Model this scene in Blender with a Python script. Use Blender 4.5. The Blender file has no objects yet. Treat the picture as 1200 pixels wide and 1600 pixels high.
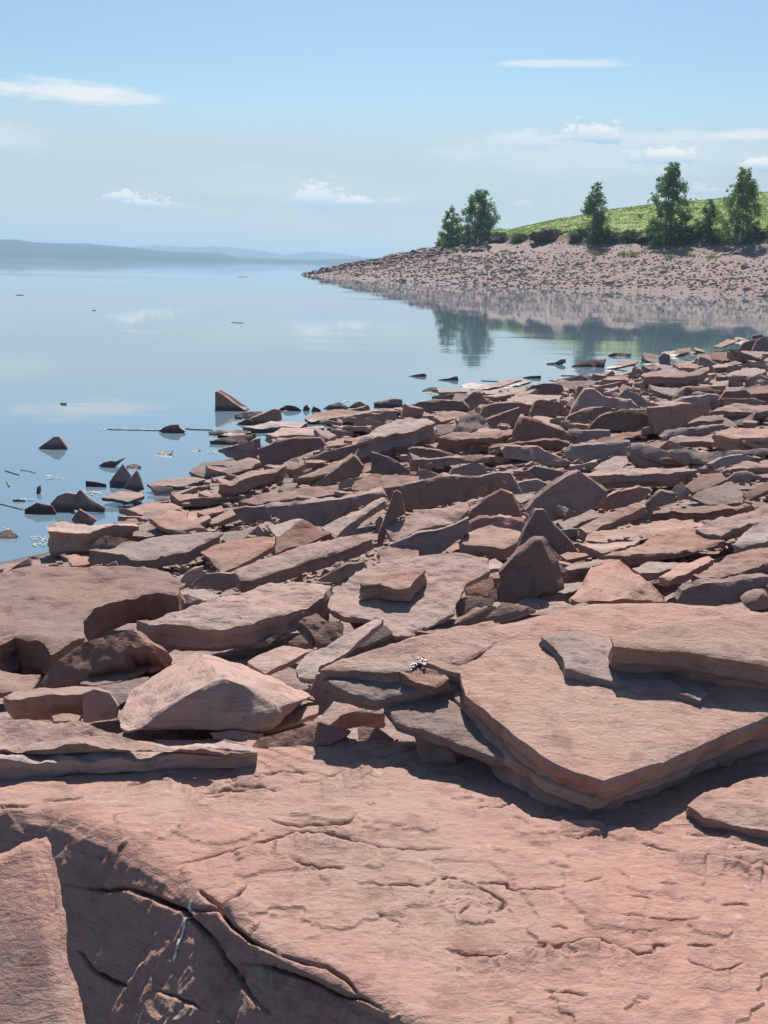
import bpy, bmesh, math, random
import numpy as np
from mathutils import Vector, Matrix
from mathutils.geometry import delaunay_2d_cdt
S = bpy.context.scene; COL = S.collection
# ---------------------------------------------------------------- camera
CAMH = 2.6; F = 1600.0; ROLL = math.radians(1.43)
PITCH = math.atan(388*math.cos(ROLL)/F)
fw = Vector((0, math.cos(PITCH), -math.sin(PITCH))); r0 = Vector((1, 0, 0)); u0 = r0.cross(fw)
rt = r0*math.cos(ROLL)+u0*math.sin(ROLL); up = u0*math.cos(ROLL)-r0*math.sin(ROLL)
CP = Vector((0, 0, CAMH))
cam = bpy.data.cameras.new('camera'); co = bpy.data.objects.new('camera', cam); COL.objects.link(co)
cam.sensor_fit = 'VERTICAL'; cam.sensor_height = 36; cam.lens = 36*F/1600; cam.clip_start = .05; cam.clip_end = 60000
co.matrix_world = Matrix(((rt.x, up.x, -fw.x, 0), (rt.y, up.y, -fw.y, 0), (rt.z, up.z, -fw.z, CAMH), (0, 0, 0, 1)))
S.camera = co
# ---------------------------------------------------------------- light
SUN_EL = math.radians(50); SUN_AZ = math.radians(3)     # azimuth from +Y, negative = left
sun = bpy.data.lights.new('sun', 'SUN'); so = bpy.data.objects.new('sun', sun); COL.objects.link(so)
sun.energy = 5.0; sun.angle = math.radians(.5); sun.color = (1, .94, .86)
sd = Vector((math.sin(SUN_AZ)*math.cos(SUN_EL), math.cos(SUN_AZ)*math.cos(SUN_EL), math.sin(SUN_EL)))
so.rotation_euler = sd.to_track_quat('Z', 'Y').to_euler()
S.view_settings.view_transform = 'Standard'; S.view_settings.look = 'None'
S.view_settings.exposure = 0.62; S.view_settings.gamma = 1
try:
    S.cycles.volume_bounces = 1; S.cycles.max_bounces = 8
except Exception: pass

def ray(x, y): return fw+rt*((x-600)/F)+up*((800-y)/F)

W = bpy.data.worlds.new('World'); S.world = W; W.use_nodes = True
nt = W.node_tree; nt.nodes.clear()
class NB:
    def __init__(s, t): s.t = t
    def n(s, typ, **k):
        n = s.t.nodes.new(typ)
        for a, b in k.items():
            if a == 'inp':
                for i, v in b.items():
                    if hasattr(v, 'is_output') or isinstance(v, bpy.types.NodeSocket): s.t.links.new(v, n.inputs[i])
                    else: n.inputs[i].default_value = v
            else: setattr(n, a, b)
        return n
    def m(s, op, a, b=0.0, c=0.0, clamp=False):
        n = s.n('ShaderNodeMath', operation=op, use_clamp=clamp)
        for i, v in enumerate((a, b, c)):
            if isinstance(v, bpy.types.NodeSocket): s.t.links.new(v, n.inputs[i])
            else: n.inputs[i].default_value = v
        return n.outputs[0]
    def vm(s, op, a, b=None):
        n = s.n('ShaderNodeVectorMath', operation=op)
        for i, v in enumerate((a, b)):
            if v is None: continue
            if isinstance(v, bpy.types.NodeSocket): s.t.links.new(v, n.inputs[i])
            else: n.inputs[i].default_value = v
        return n.outputs['Value'] if op in ('DOT_PRODUCT', 'LENGTH') else n.outputs[0]
    def mr(s, v, a, b, c=0.0, d=1.0, mode='SMOOTHSTEP'):
        n = s.n('ShaderNodeMapRange', interpolation_type=mode)
        for i, q in enumerate((v, a, b, c, d)):
            if isinstance(q, bpy.types.NodeSocket): s.t.links.new(q, n.inputs[i])
            else: n.inputs[i].default_value = q
        return n.outputs[0]
    def noise(s, vec, scale, detail=4, rough=.55, lac=2.0, dist=0.0):
        n = s.n('ShaderNodeTexNoise'); s.t.links.new(vec, n.inputs['Vector'])
        n.inputs['Scale'].default_value = scale; n.inputs['Detail'].default_value = detail
        n.inputs['Roughness'].default_value = rough; n.inputs['Lacunarity'].default_value = lac
        n.inputs['Distortion'].default_value = dist
        return n.outputs[0]
    def mix(s, f, a, b, mode='MIX'):
        n = s.n('ShaderNodeMix', data_type='RGBA', blend_type=mode)
        for i, v in ((0, f), (6, a), (7, b)):
            if isinstance(v, bpy.types.NodeSocket): s.t.links.new(v, n.inputs[i])
            else: n.inputs[i].default_value = v
        return n.outputs[2]
w = NB(nt)
sky = w.n('ShaderNodeTexSky', sky_type='NISHITA'); sky.sun_disc = False
sky.sun_elevation = SUN_EL; sky.sun_rotation = SUN_AZ
sky.altitude = 200; sky.air_density = 1.0; sky.dust_density = 1.0; sky.ozone_density = 1.0
tc = w.n('ShaderNodeTexCoord'); D = tc.outputs['Generated']
hs = w.n('ShaderNodeHueSaturation'); nt.links.new(sky.outputs[0], hs.inputs['Color'])
hs.inputs['Saturation'].default_value = 1.2; hs.inputs['Value'].default_value = 1.0
colr = w.mix(1.0, hs.outputs[0], (.94, 1.10, 1.12, 1), 'MULTIPLY')
sep = w.n('ShaderNodeSeparateXYZ'); nt.links.new(D, sep.inputs[0])
CW = 9.7
# thin high veil that ends about 8 degrees above the horizon
el = sep.outputs['Z']
veiln = w.noise(w.n('ShaderNodeMapping', inp={0: D, 3: (1.2, 1.2, 9)}).outputs[0], 3.2, 5)
edge = w.mr(w.m('ADD', el, w.m('MULTIPLY', w.m('SUBTRACT', veiln, .5), .06)), .09, .155, 1, .04)
veil = w.m('MULTIPLY', w.m('MULTIPLY', edge, w.mr(el, -.02, .08, .95, 1)), w.mr(veiln, .2, .7, .62, .95))
colr = w.mix(veil, colr, (5.95, 7.0, 7.9, 1))
def cloud(px, py, wx, wy, nscale, amp, dens, col=(1, 1, 1), flat=0.0, bottom=False):
    """one cloud of the sky, fixed by direction"""
    global colr
    d = ray(px, py).normalized(); wx *= (1.25 if bottom else 1); wy *= (1.35 if bottom else 1); r = Vector((d.y, -d.x, 0)).normalized(); u = r.cross(d)
    a = w.m('DIVIDE', w.vm('DOT_PRODUCT', D, tuple(r)), wx/F); b = w.m('DIVIDE', w.vm('DOT_PRODUCT', D, tuple(u)), wy/F)
    if bottom: b = w.m('MAXIMUM', b, w.m('MULTIPLY', b, -2.6))
    q = w.m('SQRT', w.m('ADD', w.m('MULTIPLY', a, a), w.m('MULTIPLY', b, b)))
    n = w.noise(w.n('ShaderNodeMapping', inp={0: D, 1: (px*.37, py*.11, 0), 3: (1, 1, 1+flat)}).outputs[0], nscale*(2.0 if bottom else 1.3), 7, .62)
    al = w.mr(w.m('ADD', q, w.m('MULTIPLY', w.m('SUBTRACT', n, .5), amp*(1.7 if bottom else 1.5))), .45 if bottom else .35, .9 if bottom else 1.05, dens, 0)
    fr = w.vm('DOT_PRODUCT', D, tuple(d)); al = w.m('MULTIPLY', al, w.m('GREATER_THAN', fr, .5))
    if bottom:   # cumulus: sunlit top and shaded belly painted into its colour
        sh = w.mr(w.m('DIVIDE', w.vm('DOT_PRODUCT', D, tuple(u)), wy/F), -.3, .55, 0, 1)
        c = w.mix(sh, (4.9, 6.9, 8.9, 1), (CW*col[0], CW*col[1], CW*col[2], 1))
    else: c = (CW*col[0], CW*col[1], CW*col[2], 1)
    colr = w.mix(al, colr, c)
wc = (1.0, 1.02, 1.03)
cloud(108, 143, 128, 17, 26, 1.1, .8, wc, 5)
cloud(170, 150, 90, 14, 30, .9, .6, wc, 5)
cloud(878, 99, 118, 7, 24, .9, .6, wc, 6)
cloud(15, 208, 60, 22, 20, 1.2, .3, wc, 3)
cloud(925, 240, 330, 40, 14, 1.2, .5, (.80, .93, 1.0), 4)
cloud(495, 316, 42, 26, 60, 1.5, 1.0, wc, 1, True)
cloud(553, 319, 28, 13, 60, 1.5, 1.0, wc, 1, True)
cloud(615, 317, 24, 10, 60, 1.5, .5, wc, 1, True)
cloud(190, 312, 30, 14, 60, 1.6, 1.0, wc, 1, True)
cloud(235, 322, 38, 13, 60, 1.6, 1.0, wc, 1, True)
cloud(288, 326, 22, 7, 60, 1.5, .35, wc, 1, True)
cloud(925, 215, 48, 22, 45, 1.3, 1.0, wc, 1, True)
cloud(830, 226, 70, 18, 35, 1.4, .45, wc, 2, True)
cloud(1100, 212, 190, 9, 30, 1.2, .4, wc, 4)
cloud(1170, 209, 60, 8, 30, 1.2, .5, wc, 4)
cloud(1040, 250, 50, 18, 50, 1.5, 1.0, wc, 1, True)
cloud(1190, 262, 28, 14, 50, 1.5, 1.0, wc, 1, True)
cloud(818, 322, 16, 9, 60, 1.5, .4, wc, 1, True)
cloud(1090, 300, 40, 10, 50, 1.5, .4, wc, 1, True)
bg = w.n('ShaderNodeBackground'); nt.links.new(colr, bg.inputs['Color']); bg.inputs['Strength'].default_value = .060
wo = w.n('ShaderNodeOutputWorld'); nt.links.new(bg.outputs[0], wo.inputs['Surface'])

# ---------------------------------------------------------------- helpers
def tag(o, label=None, cat=None, group=None, kind=None):
    if label: o['label'] = label
    if cat: o['category'] = cat
    if group: o['group'] = group
    if kind: o['kind'] = kind
    return o
_rs = np.random.RandomState(7)
_P = _rs.permutation(512); _G = _rs.rand(512)
def vnoise(x, y, z):
    xi = np.floor(x).astype(int); yi = np.floor(y).astype(int); zi = np.floor(z).astype(int)
    xf = x-xi; yf = y-yi; zf = z-zi
    u = xf*xf*(3-2*xf); v = yf*yf*(3-2*yf); t = zf*zf*(3-2*zf)
    def h(i, j, k): return _G[_P[(_P[(_P[i & 511]+j) & 511]+k) & 511]]
    a = h(xi, yi, zi)*(1-u)+h(xi+1, yi, zi)*u; b = h(xi, yi+1, zi)*(1-u)+h(xi+1, yi+1, zi)*u
    c = h(xi, yi, zi+1)*(1-u)+h(xi+1, yi, zi+1)*u; d = h(xi, yi+1, zi+1)*(1-u)+h(xi+1, yi+1, zi+1)*u
    return (a*(1-v)+b*v)*(1-t)+(c*(1-v)+d*v)*t-.5
def fbm(x, y, z=0.0, o=5, g=.5):
    x = np.asarray(x, float); y = np.asarray(y, float); z = np.zeros_like(x)+z
    s = 0; a = 1.0
    for i in range(o):
        s = s+a*vnoise(x+17.3*i, y-9.1*i, z+3.7*i); x = x*2.03; y = y*2.03; z = z*2.03; a *= g
    return s
def sstep(a, b, x):
    t = np.clip((x-a)/(b-a), 0, 1); return t*t*(3-2*t)
def terrace(h, step, sharp=.25):
    """flaky bedding: quantise a height into thin beds with steep little risers"""
    q = h/step; f = np.floor(q); return step*(f+sstep(1-sharp, 1, q-f))
def polydist(px, py, pl, closed=False):
    """distance, nearest-segment side (+ = right of travel) and arc position to a polyline"""
    pl = np.asarray(pl, float)
    if closed: pl = np.vstack([pl, pl[:1]])
    best = np.full(np.shape(px), 1e9); side = np.zeros(np.shape(px)); arc = np.zeros(np.shape(px)); L = 0
    for (ax, ay), (bx, by) in zip(pl[:-1], pl[1:]):
        dx, dy = bx-ax, by-ay; l2 = dx*dx+dy*dy+1e-12
        t = np.clip(((px-ax)*dx+(py-ay)*dy)/l2, 0, 1)
        qx, qy = px-ax-t*dx, py-ay-t*dy; d = np.hypot(qx, qy); m = d < best-1e-9
        best = np.where(m, d, best); side = np.where(m, np.sign(qx*dy-qy*dx), side)
        arc = np.where(m, L+t*math.sqrt(l2), arc); L += math.sqrt(l2)
    return best, side, arc, L
def inside(px, py, pl):
    c = np.zeros(np.shape(px), bool); n = len(pl); j = n-1
    for i in range(n):
        xi, yi = pl[i]; xj, yj = pl[j]
        if yi != yj:
            c ^= ((yi > py) != (yj > py)) & (px < (xj-xi)*(py-yi)/(yj-yi)+xi)
        j = i
    return c
def mesh_np(name, co_, faces, mat, smooth=True, sharp=None):
    me = bpy.data.meshes.new(name); me.from_pydata([tuple(c) for c in co_] if not isinstance(co_, np.ndarray) else co_.tolist(), [], faces)
    me.materials.append(mat)
    if smooth: me.shade_smooth()
    if sharp: me.set_sharp_from_angle(angle=math.radians(sharp))
    return me
def grid_mesh(name, V, mat, wrap=False):
    """V is rows x cols x 3"""
    R, C, _ = V.shape; me = bpy.data.meshes.new(name)
    me.vertices.add(R*C); me.vertices.foreach_set('co', V.reshape(-1).astype(np.float32))
    cc = C if wrap else C-1
    i, j = np.meshgrid(np.arange(R-1), np.arange(cc), indexing='ij'); j2 = (j+1) % C
    q = np.stack([i*C+j, i*C+j2, (i+1)*C+j2, (i+1)*C+j], -1).reshape(-1)
    n = (R-1)*cc
    me.loops.add(n*4); me.polygons.add(n)
    me.loops.foreach_set('vertex_index', q.astype(np.int32))
    me.polygons.foreach_set('loop_start', np.arange(0, n*4, 4, dtype=np.int32)); me.polygons.foreach_set('loop_total', np.full(n, 4, np.int32))
    me.update(calc_edges=True); me.validate(); me.materials.append(mat); me.shade_smooth(); return me
def link(name, me, parent=None):
    o = bpy.data.objects.new(name, me); COL.objects.link(o)
    if parent: o.parent = parent
    return o

# ---------------------------------------------------------------- materials
def newmat(name):
    m = bpy.data.materials.new(name); m.use_nodes = True; t = m.node_tree; t.nodes.clear(); b = NB(t)
    p = b.n('ShaderNodeBsdfPrincipled'); o = b.n('ShaderNodeOutputMaterial'); t.links.new(p.outputs[0], o.inputs[0])
    return m, b, p
def rock_mat(name, scale=1.0, c1=(.365, .205, .165), c2=(.335, .222, .182), c3=(.215, .115, .095), rnd=True, bump=1.0, strata=True):
    m, b, p = newmat(name); L = b.t.links.new
    tcn = b.n('ShaderNodeTexCoord'); V = tcn.outputs['Object']
    oi = b.n('ShaderNodeObjectInfo'); R = oi.outputs['Random']
    if rnd: V = b.vm('ADD', V, b.vm('SCALE', oi.outputs['Location'])) if False else V
    big = b.noise(V, 1.3*scale, 4, .6); med = b.noise(V, 7*scale, 6, .65, dist=.4); fine = b.noise(V, 60*scale, 5, .7)
    zs = b.n('ShaderNodeMapping', inp={0: V, 3: (1.5, 1.5, 26)}).outputs[0]
    lam = b.noise(zs, 2.2*scale, 5, .6)
    st = b.n('ShaderNodeMapping', inp={0: V, 2: (0, 0, .25), 3: (3.5, 11, 3)}).outputs[0]
    streak = b.noise(st, 3.0*scale, 6, .65, dist=.8)
    base = b.mix(b.mr(big, .35, .65), (*c1, 1), (*c2, 1))
    base = b.mix(b.mr(med, .5, .72, 0, .75), base, (*c3, 1))
    base = b.mix(b.mr(lam, .5, .75, 0, .3), base, (c2[0]*1.12, c2[1]*1.12, c2[2]*1.12, 1))
    base = b.mix(b.mr(b.noise(zs, 5.5*scale, 4, .6), .56, .64, 0, .38), base, (c3[0]*.8, c3[1]*.8, c3[2]*.8, 1))   # bedding lines
    fl = b.n('ShaderNodeMapping', inp={0: V, 3: (9, 30, 20)}).outputs[0]
    base = b.mix(b.mr(b.noise(fl, 1.6*scale, 5, .7), .60, .70, 0, .45), base, (c3[0]*.6, c3[1]*.6, c3[2]*.6, 1))    # short dark flecks
    base = b.mix(b.mr(fine, .6, .8, 0, .35), base, (c3[0]*.62, c3[1]*.62, c3[2]*.62, 1))
    base = b.mix(b.mr(b.noise(V, 23*scale, 3, .6), .62, .72, 0, .3), base, (.50, .39, .345, 1))
    if rnd:
        h = b.n('ShaderNodeHueSaturation'); L(base, h.inputs['Color'])
        L(b.mr(R, 0, 1, .58, 1.12, 'LINEAR'), h.inputs['Saturation'])
        wn = b.n('ShaderNodeTexWhiteNoise', noise_dimensions='1D'); L(R, wn.inputs['W'])
        L(b.mr(wn.outputs['Value'], 0, 1, .62, 1.12, 'LINEAR'), h.inputs['Value']); base = h.outputs[0]
    Pz = b.n('ShaderNodeSeparateXYZ', inp={0: b.n('ShaderNodeNewGeometry').outputs['Position']}).outputs[2]
    wet = b.mr(b.m('ADD', Pz, b.m('MULTIPLY', b.m('SUBTRACT', med, .5), .06)), .04, .10, 1, 0)   # damp band at the waterline
    h2 = b.n('ShaderNodeHueSaturation'); L(base, h2.inputs['Color']); L(b.mr(wet, 0, 1, 1, .42, 'LINEAR'), h2.inputs['Value']); base = h2.outputs[0]
    lich = b.mr(b.noise(V, 5*scale, 6, .75, dist=1.2), .64, .70, 0, .22)                       # pale mineral scurf
    base = b.mix(lich, base, (.42, .37, .32, 1))
    L(base, p.inputs['Base Color']); L(b.mr(wet, 0, 1, .88, .35, 'LINEAR'), p.inputs['Roughness'])
    p.inputs['Specular IOR Level'].default_value = .25
    hgt = b.m('ADD', b.m('MULTIPLY', med, .5), b.m('MULTIPLY', streak, .35))
    hgt = b.m('ADD', hgt, b.m('MULTIPLY', fine, .26))
    if strata: hgt = b.m('ADD', hgt, b.m('MULTIPLY', lam, .5))
    bn = b.n('ShaderNodeBump'); L(hgt, bn.inputs['Height']); bn.inputs['Strength'].default_value = 1.0
    bn.inputs['Distance'].default_value = .022*bump; L(bn.outputs[0], p.inputs['Normal'])
    return m
M_ROCK = rock_mat('red_sandstone')
M_ROCKNEAR = rock_mat('red_sandstone_bedrock', 1.0, (.375, .208, .168), (.345, .222, .182), (.235, .122, .10), False, .9)
M_SHADEDROCK = rock_mat('shaded_point_rock', .25, (.17, .12, .11), (.21, .16, .15), (.10, .07, .065), False, 3)  # far rock with the shade of the away-facing crest put into its colour
M_FARROCK = rock_mat('far_rubble_rock', .25, (0.340, 0.264, 0.242), (0.399, 0.332, 0.306), (0.238, 0.170, 0.162), False, 3)

def ground_mat():
    m, b, p = newmat('shore_ground'); L = b.t.links.new
    g = b.n('ShaderNodeNewGeometry'); P = g.outputs['Position']; sp = b.n('ShaderNodeSeparateXYZ'); L(P, sp.inputs[0])
    n1 = b.noise(P, 3, 6, .6); n2 = b.noise(P, .35, 5, .6); n3 = b.noise(P, .06, 5, .55); n4 = b.noise(P, 22, 4, .6)
    rock = b.mix(b.mr(n1, .35, .65), (.22, .155, .14, 1), (.29, .21, .19, 1))
    rock = b.mix(b.mr(n2, .45, .7, 0, .8), rock, (.25, .185, .165, 1)); rock = b.mix(b.mr(n4, .5, .8, 0, .4), rock, (.2, .12, .1, 1))
    at = b.n('ShaderNodeAttribute', attribute_name='green').outputs['Fac']
    bk = b.n('ShaderNodeAttribute', attribute_name='bank').outputs['Fac']
    gs = b.mix(b.mr(n3, .35, .65), (.20, .29, .07, 1), (.29, .34, .11, 1))
    gs = b.mix(b.mr(n2, .4, .75, 0, .55), gs, (.26, .25, .09, 1)); gs = b.mix(b.mr(n1, .5, .8, 0, .35), gs, (.05, .11, .02, 1))
    rock = b.mix(bk, rock, b.mix(b.mr(n2, .4, .6), (.07, .045, .035, 1), (.16, .10, .07, 1)))
    edge = b.mr(b.m('ADD', at, b.m('MULTIPLY', b.m('SUBTRACT', n2, .5), .9)), .42, .58)
    c = b.mix(edge, rock, gs)
    wet = b.mr(sp.outputs['Z'], .0, .06, .45, 1)
    c = b.mix(1.0, c, b.n('ShaderNodeCombineColor', inp={0: wet, 1: wet, 2: wet}).outputs[0], 'MULTIPLY')
    L(c, p.inputs['Base Color']); p.inputs['Roughness'].default_value = .9; p.inputs['Specular IOR Level'].default_value = .2
    bn = b.n('ShaderNodeBump'); L(b.m('ADD', b.m('MULTIPLY', n2, 2), b.m('ADD', n1, b.m('MULTIPLY', n4, .3))), bn.inputs['Height'])
    bn.inputs['Distance'].default_value = .12; L(bn.outputs[0], p.inputs['Normal'])
    return m
def simple_mat(name, c1, c2, scale=8, rough=.8, transl=0.0, bump=.0):
    m, b, p = newmat(name); L = b.t.links.new
    g = b.n('ShaderNodeNewGeometry'); n = b.noise(g.outputs['Position'], scale, 4, .6)
    c = b.mix(b.mr(n, .35, .65), (*c1, 1), (*c2, 1)); L(c, p.inputs['Base Color']); p.inputs['Roughness'].default_value = rough
    p.inputs['Specular IOR Level'].default_value = .25
    if transl:
        tr = b.n('ShaderNodeBsdfTranslucent'); L(c, tr.inputs[0]); mx = b.n('ShaderNodeMixShader'); mx.inputs[0].default_value = transl
        L(p.outputs[0], mx.inputs[1]); L(tr.outputs[0], mx.inputs[2]); L(mx.outputs[0], [n for n in b.t.nodes if n.type == 'OUTPUT_MATERIAL'][0].inputs[0])
    if bump:
        bn = b.n('ShaderNodeBump'); L(n, bn.inputs['Height']); bn.inputs['Distance'].default_value = bump; L(bn.outputs[0], p.inputs['Normal'])
    return m
M_BARK = simple_mat('birch_bark', (.42, .38, .34), (.12, .10, .09), 3)
M_LEAFA = simple_mat('leaf_green', (.11, .205, .075), (.165, .26, .095), 1.6, .6, .4)
M_LEAFB = simple_mat('leaf_light_green', (.15, .25, .08), (.21, .31, .10), 1.6, .6, .42)
M_SHRUB = simple_mat('shrub_leaf', (.06, .11, .04), (.11, .17, .06), 1.2, .7, .25)
M_GRASS = simple_mat('grass_blade', (.20, .285, .08), (.27, .32, .11), .3, .8, .25)
M_WHITE = simple_mat('bird_lime', (.70, .69, .68), (.45, .42, .40), 40, .7, 0, .002)
M_TWIG = simple_mat('dead_reed', (.16, .12, .09), (.34, .28, .22), 12, .9)
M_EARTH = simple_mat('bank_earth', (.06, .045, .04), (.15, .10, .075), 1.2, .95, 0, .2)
M_FOAM = simple_mat('pale_scum', (.55, .54, .50), (.32, .29, .26), 9, .8)

# ---------------------------------------------------------------- terrain
LAND = [(-60, -40), (-12, 0), (-9, 5), (-6, 7.6), (-3.45, 9.0), (-3.05, 10.4), (-2.5, 14.4), (.4, 19.6), (5.9, 26), (12.5, 37.3), (25, 47), (45, 50), (62, 62), (66, 85), (57, 108),
        (44.6, 119), (33, 131), (21, 142), (5, 156), (-8, 181), (-17.5, 212), (-14, 222), (0, 232), (25, 250), (60, 290), (150, 420), (3000, 3000), (3000, -3000), (-60, -3000)]
def gz(X, Y, detail=True):
    X = np.asarray(X, float); Y = np.asarray(Y, float)
    d, _, _, _ = polydist(X, Y, LAND, True); ins = inside(X, Y, LAND); d = np.where(ins, d, -d)
    far = sstep(52, 92, Y)
    wob = fbm(X*.05, Y*.05, 3.3, 4)
    dn = np.where(d > 0, .165*d, .2*d); near = np.where(dn > .9, .9+.1*(1-np.exp(-(dn-.9)/.3))+.012*np.maximum(d-6, 0), dn)
    pit = sstep(.35, -.05, (Y-1.95)+(X-0)*.9)*(Y < 4)*(Y > -3)
    near = near-pit*.75-(sstep(3.5, 3.2, Y)*(Y > -1)*.3-.0 if detail else 0)-(.09 if detail else 0)*(1-sstep(4, .5, Y*0+np.abs(Y-0))*0)
    df = np.maximum(d+wob*5*sstep(6, 25, d), d*.5)
    zf = .245*np.minimum(df, 27)+1.7*sstep(27, 30, df)+.216*np.clip(df-30, 0, 95)+.04*np.clip(df-125, 0, 400)+.004*np.maximum(df-525, 0)
    zf = np.where(d > 0, zf, .25*d)
    z = near*(1-far)+zf*far
    if detail:
        z = z+fbm(X*1.3, Y*1.3, .5, 4)*.10*sstep(-.5, 1.5, d)*(1-far)+fbm(X*.3, Y*.3, 1.5, 5)*far*sstep(0, 6, d)*(.9-.7*sstep(29, 40, df))
    return np.maximum(z, -3.0), df
def build_ground():
    az = np.concatenate([np.arange(-180, -30, 3), np.arange(-30, 30, .15), np.arange(30, 180, 3)])
    az = np.radians(az); rr = [.6]
    while rr[-1] < 7900: rr.append(rr[-1]*(1.012 if rr[-1] < 420 else 1.06))
    rr = np.array(rr); A, Rr = np.meshgrid(az, rr); X = np.sin(A)*Rr; Y = np.cos(A)*Rr
    Z, df = gz(X, Y)
    me = grid_mesh('ground', np.stack([X, Y, Z], -1), M_GROUND, wrap=True)
    far = sstep(60, 95, Y)
    at = me.attributes.new('green', 'FLOAT', 'POINT'); at.data.foreach_set('value', (sstep(28.8, 31.0, df)*far).reshape(-1).astype(np.float32))
    bk = me.attributes.new('bank', 'FLOAT', 'POINT'); bk.data.foreach_set('value', (sstep(26.6, 27.6, df)*far).reshape(-1).astype(np.float32))
    me.flip_normals() if me.polygons[200].normal.z < 0 else None
    tag(link('ground', me), kind='structure')
M_GROUND = ground_mat(); build_ground()

def water():
    m, b, p = newmat('lake_water'); L = b.t.links.new
    P = b.n('ShaderNodeNewGeometry').outputs['Position']
    mp = b.n('ShaderNodeMapping', inp={0: P, 3: (.35, 1.0, 1)}).outputs[0]
    band = b.mr(b.noise(b.n('ShaderNodeMapping', inp={0: P, 3: (.012, .05, 1)}).outputs[0], 1.0, 3), .50, .66, .12, 1)
    h = b.m('ADD', b.m('MULTIPLY', b.noise(mp, 2.2, 3, .5), .5), b.m('MULTIPLY', b.noise(mp, .5, 2, .5), 1.0))
    bn = b.n('ShaderNodeBump'); L(b.m('MULTIPLY', h, band), bn.inputs['Height']); bn.inputs['Distance'].default_value = .012; bn.inputs['Strength'].default_value = 1
    L(bn.outputs[0], p.inputs['Normal']); p.inputs['Base Color'].default_value = (.125, .185, .235, 1)
    p.inputs['Roughness'].default_value = .02; p.inputs['IOR'].default_value = 1.5
    p.inputs['Specular IOR Level'].default_value = .62
    rr = np.concatenate([[0.0], np.geomspace(5, 7900, 40)]); az = np.radians(np.arange(0, 360, 6)); A, R_ = np.meshgrid(az, rr)
    me = grid_mesh('water', np.stack([np.sin(A)*R_, np.cos(A)*R_, A*0], -1), m, wrap=True)
    if me.polygons[300].normal.z < 0: me.flip_normals()
    tag(link('water', me), kind='structure')
water()

def hills(prof, dist, col, seed):
    """forested ridge on the other side of the lake; prof = skyline heights by bearing"""
    m = simple_mat('wooded_hill', col, tuple(c*.6 for c in col), .004, .9)
    xs = [a for a, _ in prof]
    T = np.linspace(xs[0], xs[-1], 260); H = np.interp(T, xs, [b for _, b in prof])
    rows = []
    hor = 397+.025*T; h = (hor-H)/F*dist+CAMH
    for k, v in enumerate(np.linspace(0, 1, 16)):
        s = math.sin(v*math.pi/2) if v < .6 else math.sin(.6*math.pi/2)+(v-.6)*.45
        dd = dist+v*dist*.16-dist*.05
        z = (h*s/ .988)*(dd/dist*.97)+fbm(T*.02, T*0+k*.3, seed, 5)*h*.12*(v > 0)-(v == 0)*8
        rows.append(np.stack([(T-600)/F*dd, T*0+dd, z], -1))
    me = grid_mesh('hills', np.array(rows), m)
    if me.polygons[10].normal.y > 0: me.flip_normals()
    tag(link('hills', me), kind='structure')
hills([(-400, 372), (-200, 366), (0, 375), (35, 375), (60, 380), (130, 381), (200, 386), (270, 394), (340, 396), (375, 403), (480, 406), (540, 404), (590, 403), (700, 408), (900, 405)], 2600, (.018, .042, .065), 1.0)
hills([(150, 392), (200, 387), (240, 384), (300, 387), (340, 386), (400, 391), (440, 398), (480, 393), (530, 397), (560, 402), (700, 410)], 5200, (.03, .06, .07), 5.0)

# ---------------------------------------------------------------- rocks
def gz1(x, y):
    z = float(gz(np.array([x]), np.array([y]), False)[0][0])
    if y < 3.3: z = max(z, 1.0)
    return z
def hit(x, y, lift=0.0):
    """where the line of sight through a photo point meets the shore (raised by lift)"""
    d = ray(x, y); t = 1.2; prev = t
    while t < 400:
        p = CP+d*t
        if p.z <= max(gz1(p.x, p.y), 0)+lift:
            a, c = prev, t
            for _ in range(18):
                mid = (a+c)/2; q = CP+d*mid
                if q.z <= max(gz1(q.x, q.y), 0)+lift: c = mid
                else: a = mid
            return CP+d*c
        prev = t; t *= 1.03
    return CP+d*t
def onplane(x, y, P, n):
    d = ray(x, y); return CP+d*((P-CP).dot(n)/d.dot(n))

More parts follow.
